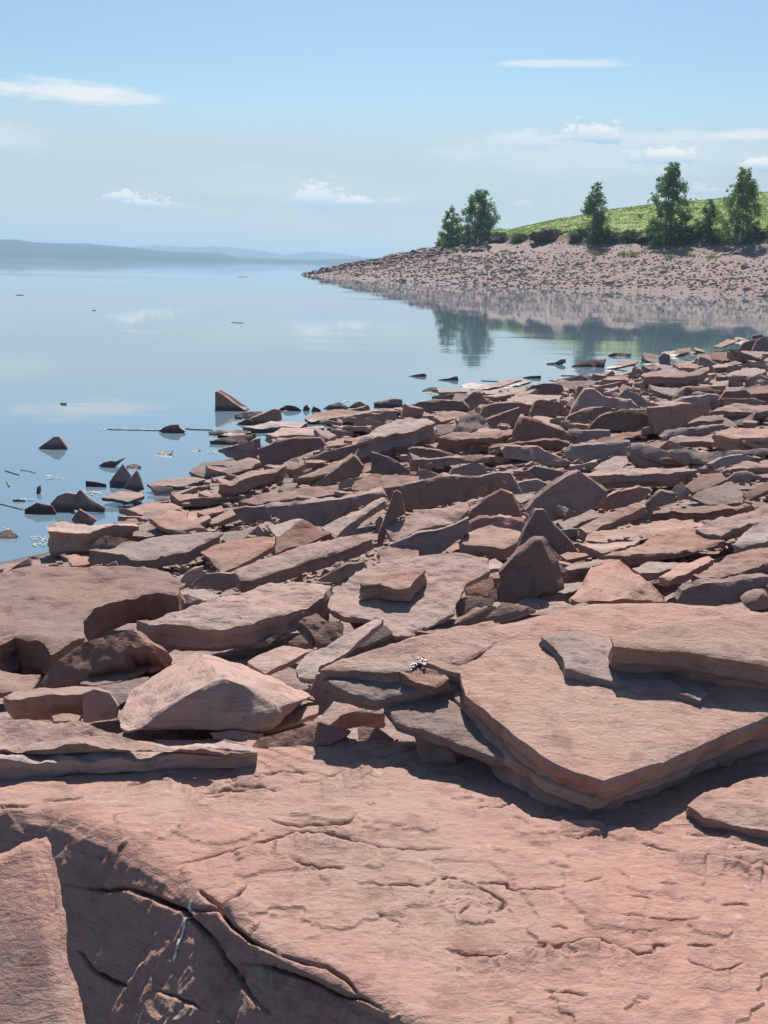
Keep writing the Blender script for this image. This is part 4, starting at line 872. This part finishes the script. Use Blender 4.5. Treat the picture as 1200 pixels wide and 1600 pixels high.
R(4, 'f', "1108,180 1130,125 1160,105 1215,88 1215,182", 0, 'dark hump at the right edge on the skyline of rocks', sy=1.5)
R(4, 'f', "1028,170 1060,130 1145,108 1110,182", 0, 'dark block left of the hump on the skyline of rocks', sy=1.5)
R(4, 'f', "1105,110 1110,92 1165,80 1175,98 1120,112", 0, 'small dark knob topping the skyline of rocks', sy=1.5, lift=.15)
R(4, 't', "880,152 960,112 1035,105 1000,132 920,157", 8, 'tilted slab on the skyline of rocks', k=.8, lift=.1)
R(4, 't', "608,207 680,170 755,155 745,180 650,207", 8, 'pale tilted slab near the far right waterline', k=.8)
R(4, 't', "250,278 330,245 442,233 420,257 300,278", 10, 'lit slab at the far right waterline tip', k=.6)
R(4, 'f', "558,218 590,190 622,200 628,262 567,257", 0, 'dark stone at the waterline behind the humped block', sy=1.5)
R(4, 'f', "50,268 100,240 170,228 252,228 240,266 120,276", 0, 'low dark rock at the outer end of the far right waterline', sy=1)
R(4, 'f', "270,202 300,190 402,195 385,215 290,213", 0, 'low dark rock behind the lit waterline tip slab', sy=1)
R(4, 't', "-20,362 100,350 230,343 305,375 120,397 -20,402", 8, 'long flat slab by the far right water', k=.4)
R(4, 'f', "790,260 800,215 850,225 930,262 900,272", 0, 'dark stone left of the slanting dark slab', sy=1.4)
R(4, 't', "855,190 960,178 1030,215 980,235 880,225", 6, 'pale flat slab under the slanting dark slab', k=.8)

# --- smaller slabs between them
def inpoly(x, y, pl): return bool(inside(np.array([x]), np.array([y]), pl)[0])
rnd = random.Random(11)
ZONES = [
 (12, [(1030, 552), (1200, 530), (1200, 585), (1040, 590)], (40, 80), 'slab in the rubble at the right edge just above the far right waterline'),
 (16, [(640, 610), (960, 575), (1200, 530), (1200, 600), (900, 640), (640, 660)], (34, 80), 'small weathered slab in the far strip of rubble along the right-hand waterline'),
 (20, [(640, 640), (1200, 590), (1200, 740), (640, 740)], (40, 95), 'small dark slab filling a gap in the upper right rubble'),
 (14, [(330, 660), (640, 640), (640, 780), (300, 780)], (35, 80), 'small slab filling a gap in the upper left rubble near the water'),
 (14, [(150, 770), (620, 770), (560, 880), (200, 870)], (35, 80), 'small slab filling a gap between the sunlit slabs left of centre'),
 (18, [(620, 740), (1200, 740), (1200, 930), (720, 930)], (45, 100), 'small slab filling a gap among the standing stones right of centre'),
 (10, [(180, 960), (560, 900), (640, 1000), (500, 1130), (430, 1060), (300, 980)], (30, 60), 'small chip lying between the big slabs near the pyramid-shaped boulder'),
 (12, [(60, 860), (330, 740), (420, 690), (300, 860)], (20, 50), 'small stone along the left waterline between bigger rocks')]
for cnt, zone, (s0, s1), lab in ZONES:
    xs = [p[0] for p in zone]; ys = [p[1] for p in zone]; k = 0
    while k < cnt:
        x = rnd.uniform(min(xs), max(xs)); y = rnd.uniform(min(ys), max(ys))
        if not inpoly(x, y, zone): continue
        k += 1
        w_ = rnd.uniform(s0, s1); c = hit(x, y); d0 = (c-CP).length; r = w_/2*d0/F
        n = Vector((rnd.gauss(0, .22), rnd.gauss(.05, .28), 1)).normalized(); T = r*rnd.uniform(.22, .5)
        ux = (Vector((1, 0, 0))-n*n.x).normalized(); uy = n.cross(ux); a0 = rnd.uniform(0, 6.28); m = rnd.randint(4, 6)
        c = c+Vector((0, r*.4, T*.1)); asp = rnd.uniform(.55, .9)
        pp = []
        for i in range(m):
            a = a0+(i+rnd.uniform(-.25, .25))*2*math.pi/m; rr = r*rnd.uniform(.75, 1.15)
            pp.append(c+ux*math.cos(a)*rr+uy*math.sin(a)*rr*asp*1.2)
        me, M = slab_mesh(pp, -n*T, n, max(6*d0/F, r/14), 'rock', .02*r*2, .008*r*2, rnd.random()*90, None, .9)
        o = link('rock', me); o.matrix_world = M; tag(o, lab, 'rock', lab.replace('small', 'small loose', 1) if False else 'small slabs: '+lab[:60])
print('rocks', NROCK[0], 'labels dup', len(LABELS)-len(set(LABELS)))

# --- countless chips: near and far rubble
def rubble(name, pts, mat, label):
    """pts: list of (x,y,z,size,normal tilt) -> one object"""
    V = []; Fc = []; r = random.Random(5)
    for x, y, z, s, tx, ty in pts:
        n = Vector((tx, ty, 1)).normalized(); ux = (Vector((1, 0, 0))-n*n.x).normalized(); uy = n.cross(ux); m = r.randint(4, 6); a0 = r.uniform(0, 6.28); T = s*r.uniform(.15, .4)
        b = len(V); C = Vector((x, y, z)); asp = r.uniform(.5, .95)
        ring = []
        for i in range(m):
            a = a0+(i+r.uniform(-.3, .3))*6.283/m; q = s*.5*r.uniform(.7, 1.2); ring.append(ux*math.cos(a)*q+uy*math.sin(a)*q*asp)
        for v in ring: V.append(tuple(C+v*.93+n*T*(.6+r.uniform(-.12, .12))))
        for v in ring: V.append(tuple(C+v*1.04+n*T*.35))
        for v in ring: V.append(tuple(C+v*.9-n*T*.6))
        Fc.append(tuple(b+i for i in range(m)))
        for l in (0, m):
            for i in range(m): j = (i+1) % m; Fc.append((b+l+j, b+l+i, b+l+m+i, b+l+m+j))
    me = mesh_np(name, V, Fc, mat, False); o = link(name, me); tag(o, label, 'rubble', kind='stuff'); return o
r = random.Random(3); pts = []
for _ in range(6500):   # near chips between the slabs and along the water
    x = r.uniform(-20, 1230); y = r.uniform(560, 1000); 
    if x < 600 and y < 860-.45*x: continue
    c = hit(x, y) if False else None
    d = ray(x, y); 
    t = (.35-CAMH)/d.z; X, Y = (CP+d*t).x, (CP+d*t).y
    if Y > 45: continue
    z = float(gz(np.array([X]), np.array([Y]), True)[0][0])
    if z < -.12: continue
    s = (r.uniform(4, 18) if r.random() < .8 or y > 760 else r.uniform(20, 48))*Y/F
    pts.append((X, Y, z+s*.1+r.choice((0, 0, .07)), s, r.gauss(0, .22), r.gauss(0, .25)))
rubble('rock_chips', pts, M_ROCK, 'loose chips and splinters of red rock filling the gaps between slabs')
pts = []
N_ = 13000; PX = _rs.uniform(440, 1300, N_*4); UU = _rs.uniform(0, 1, N_*4)
Yc = 95+UU*145; Xc = (PX-600)/F*Yc; Zc, DF = gz(Xc, Yc)
for X, Y, z, df in zip(Xc, Yc, Zc, DF):
    if df < -.6 or df > 28 or len(pts) > N_: continue
    # bands: dense near the water and at mid height, bare gravel between
    dens = .85 if df < 16 else .30 if df < 22 else .18
    if X < 12: dens = max(dens, .8)
    nb = float(fbm(X*.06, df*.25, 3., 3)); 
    if r.random() > dens*(1+nb*1.6): continue
    s = r.uniform(.18, .55)*(1.25 if X < 20 else 1)*(1 if r.random() < .985 else r.uniform(1.6, 2.8))*.85
    pts.append((X, Y, z+s*.08, s, r.gauss(.02, .16), r.gauss(-.02, .14)))
rubble('far_rubble', pts, M_FARROCK, 'pale broken slabs scattered all over the far beach')
pts = []
for k in range(420):     # ridge of rock along the crest of the point, shade painted in
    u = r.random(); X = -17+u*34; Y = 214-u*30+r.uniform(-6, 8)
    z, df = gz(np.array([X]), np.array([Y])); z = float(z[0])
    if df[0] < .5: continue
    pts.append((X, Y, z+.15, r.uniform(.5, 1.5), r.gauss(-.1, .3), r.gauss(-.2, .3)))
rubble('point_rubble', pts, M_SHADEDROCK, 'jumbled blocks with painted-in shade along the crest of the far point')
# ---------------------------------------------------------------- vegetation
def far_at(px, py_base=None, df_target=None):
    """ground point on the far shore along a bearing, at a wanted distance from the waterline"""
    best = None
    for Y in np.arange(100, 225, .5):
        X = (ray(px, 370).x/ray(px, 370).y)*Y; z, df = gz(np.array([X]), np.array([Y]), True)
        if df[0] >= df_target: return Vector((X, Y, float(z[0])))
        if best is None or df[0] > best[0]: best = (df[0], Vector((X, Y, float(z[0]))))
    return best[1]
def tube(V, Fc, a, b, ra, rb, n=6):
    a = Vector(a); b = Vector(b); d = (b-a).normalized(); u = d.orthogonal().normalized(); v = d.cross(u); s = len(V)
    for p, r_ in ((a, ra), (b, rb)):
        for i in range(n): t = i*6.2832/n; V.append(tuple(p+(u*math.cos(t)+v*math.sin(t))*r_))
    for i in range(n): j = (i+1) % n; Fc.append((s+i, s+j, s+n+j, s+n+i))
def leaves(clumps, seed, leaf, per):
    rs = np.random.RandomState(seed); P = []
    for (cx, cy, cz, r_) in clumps:
        m = int(per*(r_/.7)**2); q = rs.normal(size=(m, 3)); q /= np.linalg.norm(q, axis=1, keepdims=True)
        rad = r_*(rs.rand(m, 1)**.45)*(1+.25*rs.normal(size=(m, 1))*.5); P.append(np.array([cx, cy, cz])+q*rad*np.array([1, 1, .85]))
    P = np.vstack(P); m = len(P); a = rs.normal(size=(m, 3)); a /= np.linalg.norm(a, axis=1, keepdims=True)
    b = np.cross(a, rs.normal(size=(m, 3))); b /= np.linalg.norm(b, axis=1, keepdims=True); s = leaf*(.6+.8*rs.rand(m, 1))
    V = np.stack([P-a*s, P+b*s*.6, P+a*s, P-b*s*.6], 1).reshape(-1, 3); Fc = np.arange(m*4).reshape(m, 4).tolist(); return V, Fc
def tree(name, px, df, hpx, wpx, label, seed, prof, mat, group=None, stems=1, cat='tree', leaf=.13, per=120, base=None, lean=0):
    p = base or far_at(px, None, df); sc = (p-CP).dot(fw)/F; H = hpx*sc; Wd = wpx*sc/2*1.4; r_ = random.Random(seed)
    root = bpy.data.objects.new(name, None); COL.objects.link(root); root.location = p-Vector((0, 0, .15)); root.rotation_euler.z = r_.uniform(0, 6.28)*0
    tag(root, label, cat, group)
    V = []; Fc = []; cl = []
    for s in range(stems):
        bx, by = (r_.uniform(-.3, .3)*Wd*.6 if stems > 1 else 0), (r_.uniform(-.5, .5) if stems > 1 else 0)
        hh = H*(1 if s == 0 else r_.uniform(.6, .85)); prev = Vector((bx, by, 0)); rad = .022*hh
        for k in range(1, 7):
            q = Vector((bx+r_.uniform(-.12, .12)+lean*k/6*Wd, by+r_.uniform(-.12, .12), hh*.93*k/6)); tube(V, Fc, prev, q, rad*(1-(k-1)/6.5), rad*(1-k/6.5)); 
            if k > 1:
                for _ in range(4):
                    a = r_.uniform(0, 6.28); f = prof(k/6)*Wd*r_.uniform(.5, .95); e = q+Vector((math.cos(a)*f, math.sin(a)*f, r_.uniform(.1, .5)*f+.2)); tube(V, Fc, q, e, rad*(1-k/7)*.4, .015, 4)
            prev = q
    n = int(26+H*Wd*2.2)
    for i in range(n):
        t = (i+r_.random())/n; t = .04+.96*t; a = r_.uniform(0, 6.28); f = prof(t)*Wd; rr = f*math.sqrt(r_.random())*.88
        c = max(.28, min(.75, f*.45))*r_.uniform(.75, 1.15)
        cl.append((math.cos(a)*rr+lean*t*Wd, math.sin(a)*rr, t*H-c*.4, c))
    for i in range(int(n*.5)):   # loose sprays at the outline
        t = r_.uniform(.1, 1.0); a = r_.uniform(0, 6.28); f = prof(min(t, 1))*Wd*r_.uniform(.95, 1.18); cl.append((math.cos(a)*f+lean*t*Wd, math.sin(a)*f, t*H, r_.uniform(.16, .34)))
    link('trunk' if cat == 'tree' else 'stem', mesh_np('trunk', V, Fc, M_BARK), root)
    lv, lf = leaves(cl, seed, leaf, per); link('crown' if cat == 'tree' else 'foliage', mesh_np('crown', lv, lf, mat, False), root)
    return root
cone = lambda t: (min(1, t/.12)*.75+.25)*(1-t)**.75*1.05+.05
oval = lambda t: math.sin(math.pi*min(1, max(0, .12+t*.86)))**.6*(1-.25*t)
slim = lambda t: (.62+.38*math.sin(math.pi*min(1, t*1.15)))*(1-t**2.6*.72)
TG = 'trees along the far bank'
tree('birch_tree', 704, 24, 64, 34, 'light green slim tree at the left of the clump on the far point', 1, cone, M_LEAFB, TG, 2)
tree('broadleaf_tree', 737, 26, 86, 50, 'dark green full tree in the clump on the far point', 2, oval, M_LEAFA, TG, 2, lean=.35)
tree('small_tree', 764, 29, 48, 26, 'small open tree at the right of the clump on the far point', 3, oval, M_LEAFA, TG, 1, per=50)
tree('birch_tree', 926, 27, 92, 36, 'slim solitary tree in the middle of the far bank', 4, slim, M_LEAFA, TG, 1)
tree('birch_tree', 1042, 27, 124, 62, 'tallest tree on the far bank, broad and pointed', 5, slim, M_LEAFA, TG, 3)
tree('small_tree', 1105, 28, 60, 40, 'low bushy tree between the two tallest trees on the far bank', 6, cone, M_LEAFA, TG, 2)
tree('birch_tree', 1155, 27, 114, 60, 'tall forked tree near the right edge on the far bank', 7, slim, M_LEAFB, TG, 3)
SG = 'shrubs hanging over the far bank'
rr_ = random.Random(9)
for i, (x, w_, h_, lab) in enumerate([(690, 20, 20, 'low shrub at the left foot of the clump on the far point'), (722, 40, 18, 'shrub under the dark green full tree on the far point'), (778, 46, 20, 'dark shrub right of the clump on the far point'), (815, 50, 20, 'shrub on the bank left of the dark earth hollow'),
    (868, 34, 14, 'small shrub above the dark earth hollow'), (905, 36, 22, 'shrub at the left foot of the slim solitary tree'), (948, 40, 20, 'shrub at the right foot of the slim solitary tree'), (985, 40, 22, 'shrub left of the tallest tree on the bank'),
    (1022, 30, 30, 'shrub at the left foot of the tallest tree'), (1060, 36, 40, 'dark shrub at the right foot of the tallest tree'), (1085, 34, 26, 'shrub left of the low bushy tree'), (1130, 36, 34, 'shrub between the low bushy tree and the tall forked tree'), (1178, 40, 34, 'shrub at the right foot of the tall forked tree'), (1215, 40, 40, 'shrub on the bank at the right edge of the picture')]):
    tree('shrub', x, 28.3 if w_ > 35 else 29.5, h_*.62, w_*.75, lab, 40+i, oval, M_SHRUB, SG, 2, 'shrub', .11, 110)
for i, (x, y, lab) in enumerate([(928, 396, 'grass tuft on the far beach below the slim solitary tree'), (974, 399, 'grass tuft on the far beach left of the tallest tree'), (1047, 402, 'grass tuft on the far beach below the tallest tree'), (1078, 401, 'bright grass tuft on the far beach right of the tallest tree'),
    (705, 394, 'weedy tuft on the rocks of the far point'), (790, 394, 'weedy tuft on the far beach right of the point clump'), (1112, 404, 'grass tuft on the far beach below the low bushy tree'), (990, 400, 'faint grass tuft on the upper far beach')]):
    d = ray(x, y); t = 100
    while t < 260:
        q = CP+d*t; z = float(gz(np.array([q.x]), np.array([q.y]))[0][0])
        if q.z <= z or t > 250: break
        t += .5
    V = []; Fc = []
    for k in range(160):
        a = rr_.uniform(0, 6.28); ra = rr_.random()*.7; bx, by = math.cos(a)*ra*1.3, math.sin(a)*ra; h = rr_.uniform(.25, .6); s = len(V); lx, ly = rr_.uniform(-.2, .2), rr_.uniform(-.2, .2)
        V += [(bx-.03, by, 0), (bx+.03, by, 0), (bx+lx, by+ly, h)]; Fc.append((s, s+1, s+2))
    o = link('grass_tuft', mesh_np('grass_tuft', V, Fc, M_GRASS, False)); o.location = (q.x, q.y, z-.03); tag(o, lab, 'grass tuft', 'grass tufts on the far beach')
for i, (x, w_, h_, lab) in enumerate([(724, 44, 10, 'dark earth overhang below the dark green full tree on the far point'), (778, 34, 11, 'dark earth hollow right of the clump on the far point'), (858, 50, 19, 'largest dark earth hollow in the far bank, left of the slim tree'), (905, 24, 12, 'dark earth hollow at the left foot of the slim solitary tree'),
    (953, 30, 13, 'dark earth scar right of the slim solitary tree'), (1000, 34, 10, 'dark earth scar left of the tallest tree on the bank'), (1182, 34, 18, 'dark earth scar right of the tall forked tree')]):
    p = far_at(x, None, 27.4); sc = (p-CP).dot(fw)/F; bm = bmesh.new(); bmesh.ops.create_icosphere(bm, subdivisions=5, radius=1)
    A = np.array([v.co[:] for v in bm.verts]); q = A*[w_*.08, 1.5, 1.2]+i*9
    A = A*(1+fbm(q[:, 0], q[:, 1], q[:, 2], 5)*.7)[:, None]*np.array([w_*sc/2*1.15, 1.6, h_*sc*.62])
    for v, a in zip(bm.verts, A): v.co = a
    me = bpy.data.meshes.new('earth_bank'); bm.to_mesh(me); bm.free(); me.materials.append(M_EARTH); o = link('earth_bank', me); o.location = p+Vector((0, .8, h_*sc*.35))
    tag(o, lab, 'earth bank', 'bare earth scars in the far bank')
# hillside grass
rs = np.random.RandomState(4); n = 90000; Yg = rs.uniform(120, 300, n*2); Xg = (rs.uniform(640, 1330, n*2)-600)/F*Yg; Zg, Dg = gz(Xg, Yg); k = (Dg > 29.5) & (rs.rand(n*2) < .8); Xg, Yg, Zg = Xg[k], Yg[k], Zg[k]
m = len(Xg); h = rs.uniform(.05, .16, m)*(1+fbm(Xg*.1, Yg*.1, 2., 3)); wd = rs.uniform(.08, .22, m); lx = rs.uniform(-.15, .15, m); ly = rs.uniform(-.1, .1, m)
V = np.stack([np.stack([Xg-wd, Yg, Zg-.05], -1), np.stack([Xg+wd, Yg, Zg-.05], -1), np.stack([Xg+lx, Yg+ly, Zg+h], -1)], 1).reshape(-1, 3)
tag(link('grass', mesh_np('grass', V, np.arange(m*3).reshape(m, 3).tolist(), M_GRASS, False)), 'meadow grass covering the far hillside', 'grass', kind='stuff')

# ---------------------------------------------------------------- small things on rock and water
def surf(x, y):
    """point of the bedrock ledge seen at a photo position"""
    i = np.argmin((LPX-x)**2+(LPY-y)**2); return Vector(LV.reshape(-1, 3)[i])
def streak(line, wid, label, name):
    V = []; Fc = []; r_ = random.Random(2); c = []
    q = []
    for a, b in zip(line[:-1], line[1:]):
        for i in range(5): q.append((a[0]+(b[0]-a[0])*i/5, a[1]+(b[1]-a[1])*i/5))
    q.append(line[-1])
    for i, (x, y) in enumerate(q):
        p = surf(x, y); back = (CP-p).normalized()*.004; w_ = wid[min(int(i/5), len(wid)-1)]*r_.uniform(.6, 1.3)*(p-CP).length/F*.5
        e = .3 if i in (0, len(q)-1) else 1
        V += [tuple(p+back-rt*w_*e), tuple(p+back*1.5), tuple(p+back+rt*w_*e)]
    for i in range(len(q)-1):
        Fc += [(i*3, i*3+1, i*3+4, i*3+3), (i*3+1, i*3+2, i*3+5, i*3+4)]
    o = link(name, mesh_np(name, V, Fc, M_WHITE)); so_ = o.modifiers.new('thickness', 'SOLIDIFY'); so_.thickness = .0015; tag(o, label, 'streak')
streak([(302, 1408), (296, 1418), (292, 1430), (289, 1442), (284, 1454), (280, 1468), (274, 1482), (269, 1502)], [3, 5, 2, 5, 3, 4, 3], 'white papery streak running down the shaded front of the foreground ledge', 'white_streak')
V = []; Fc = []; r_ = random.Random(8); n = BIG[2]; P0 = BIG[1][7]-n*.024
for k in range(34):
    x = 640+r_.random()*26; y = 1042-(x-640)*.35+r_.gauss(0, 3.5); c = onplane(x, y, P0, n); s = len(V); m = 7; ra = r_.uniform(.0012, .005)
    for i in range(m): V.append(tuple(c+Vector((math.cos(i*6.28/m)*ra*r_.uniform(.6, 1.5), math.sin(i*6.28/m)*ra*1.6*r_.uniform(.6, 1.4), r_.uniform(0, .003)))))
    Fc.append(tuple(range(s, s+m)))
o = link('bird_lime', mesh_np('bird_lime', V, Fc, M_WHITE)); q_ = o.modifiers.new('thickness', 'SOLIDIFY'); q_.thickness = .0006; tag(o, 'white splash of bird lime on the triangular stone by the big slab', 'stain')
def wpt(x, y, z=.004): d = ray(x, y); return CP+d*((z-CAMH)/d.z)
def reed(pts, rad, label):
    V = []; Fc = []; P = [wpt(x, y, .006) for x, y in pts]
    for a, b in zip(P[:-1], P[1:]): tube(V, Fc, a, b, rad*.6, rad*.45, 6)
    o = link('reed', mesh_np('reed', V, Fc, M_TWIG)); tag(o, label, 'reed', 'reeds and sticks floating in the shallows')
reed([(168, 670.5), (200, 671.5), (230, 672), (248, 672.5)], .012, 'long thin reed floating left of the rounded hump of rock')
reed([(290, 670), (305, 671), (320, 671.5), (332, 672)], .02, 'thicker stick floating right of the rounded hump of rock')
reed([(8, 735), (20, 739), (30, 742)], .012, 'curved reed floating at the left edge')
reed([(32, 734), (45, 736), (56, 739)], .008, 'faint curved reed floating near the left edge')
reed([(11, 753), (13, 756), (14, 760)], .02, 'short dark stick floating at the left edge')
reed([(96, 631), (100, 631.5), (104, 631.5)], .05, 'short dark stick floating alone far out on the left')
reed([(0, 787), (20, 792), (36, 796)], .01, 'reed floating beside the cluster of dark rocks')
reed([(372, 432.6), (380, 432.9), (387, 433)], .09, 'dark log floating far out near the point')
reed([(25, 461), (31, 461.2), (37, 461.3)], .06, 'thin log floating far out at the left')
reed([(362, 504), (371, 504.4), (380, 504.7)], .03, 'thin pale stick floating in mid lake')
reed([(145, 485), (149, 485.2)], .05, 'tiny stick floating in mid lake at the left')
reed([(752, 595), (765, 595.5), (778, 595.8)], .025, 'straight stick lying in the water left of the pale tip slab')
reed([(877, 587), (890, 587), (900, 587.5)], .03, 'straight stick lying in the water by the right bank')
# scum and foam along the water's edge
V = []; Fc = []; r_ = random.Random(21)
for cx, cy, sx_, sy_, nn in [(60, 842, 14, 4, 26), (62, 850, 12, 3, 22), (140, 770, 16, 3, 26), (82, 746, 12, 3, 16), (370, 684, 14, 3, 20), (40, 780, 10, 2, 10), (210, 671, 40, .5, 40), (450, 638, 16, 2.5, 20), (555, 627, 16, 1.5, 16), (130, 782, 14, 4, 16), (330, 706, 12, 2, 12), (12, 832, 12, 5, 26)]:
    for _ in range(nn):
        c = wpt(cx+r_.gauss(0, sx_*.6), cy+r_.gauss(0, sy_*.6), .006); ra = r_.uniform(.7, 2.0)*c.y/F; s = len(V); m = 6
        for i in range(m): V.append((c.x+math.cos(i*6.28/m)*ra*1.4*r_.uniform(.5, 1.4), c.y+math.sin(i*6.28/m)*ra*1.6*r_.uniform(.5, 1.4), c.z+r_.uniform(0, .006)))
        Fc.append(tuple(range(s, s+m)))
tag(link('foam', mesh_np('foam', V, Fc, M_FOAM, False)), 'pale scum and plant bits floating at the edge of the rocks', 'foam', kind='stuff')

# ---------------------------------------------------------------- haze
hz = bpy.data.materials.new('haze_air'); hz.use_nodes = True; t = hz.node_tree; t.nodes.clear()
v = t.nodes.new('ShaderNodeVolumePrincipled'); v.inputs['Color'].default_value = (.35, .52, .67, 1); v.inputs['Density'].default_value = .00025; v.inputs['Anisotropy'].default_value = .3
oo = t.nodes.new('ShaderNodeOutputMaterial'); t.links.new(v.outputs[0], oo.inputs['Volume'])
bm = bmesh.new(); bmesh.ops.create_cube(bm, size=1)
for q in bm.verts: q.co = Vector((q.co.x*16400, q.co.y*16400, -5 if q.co.z < 0 else 78))
me = bpy.data.meshes.new('haze'); bm.to_mesh(me); bm.free(); me.materials.append(hz); tag(link('haze', me), kind='stuff')
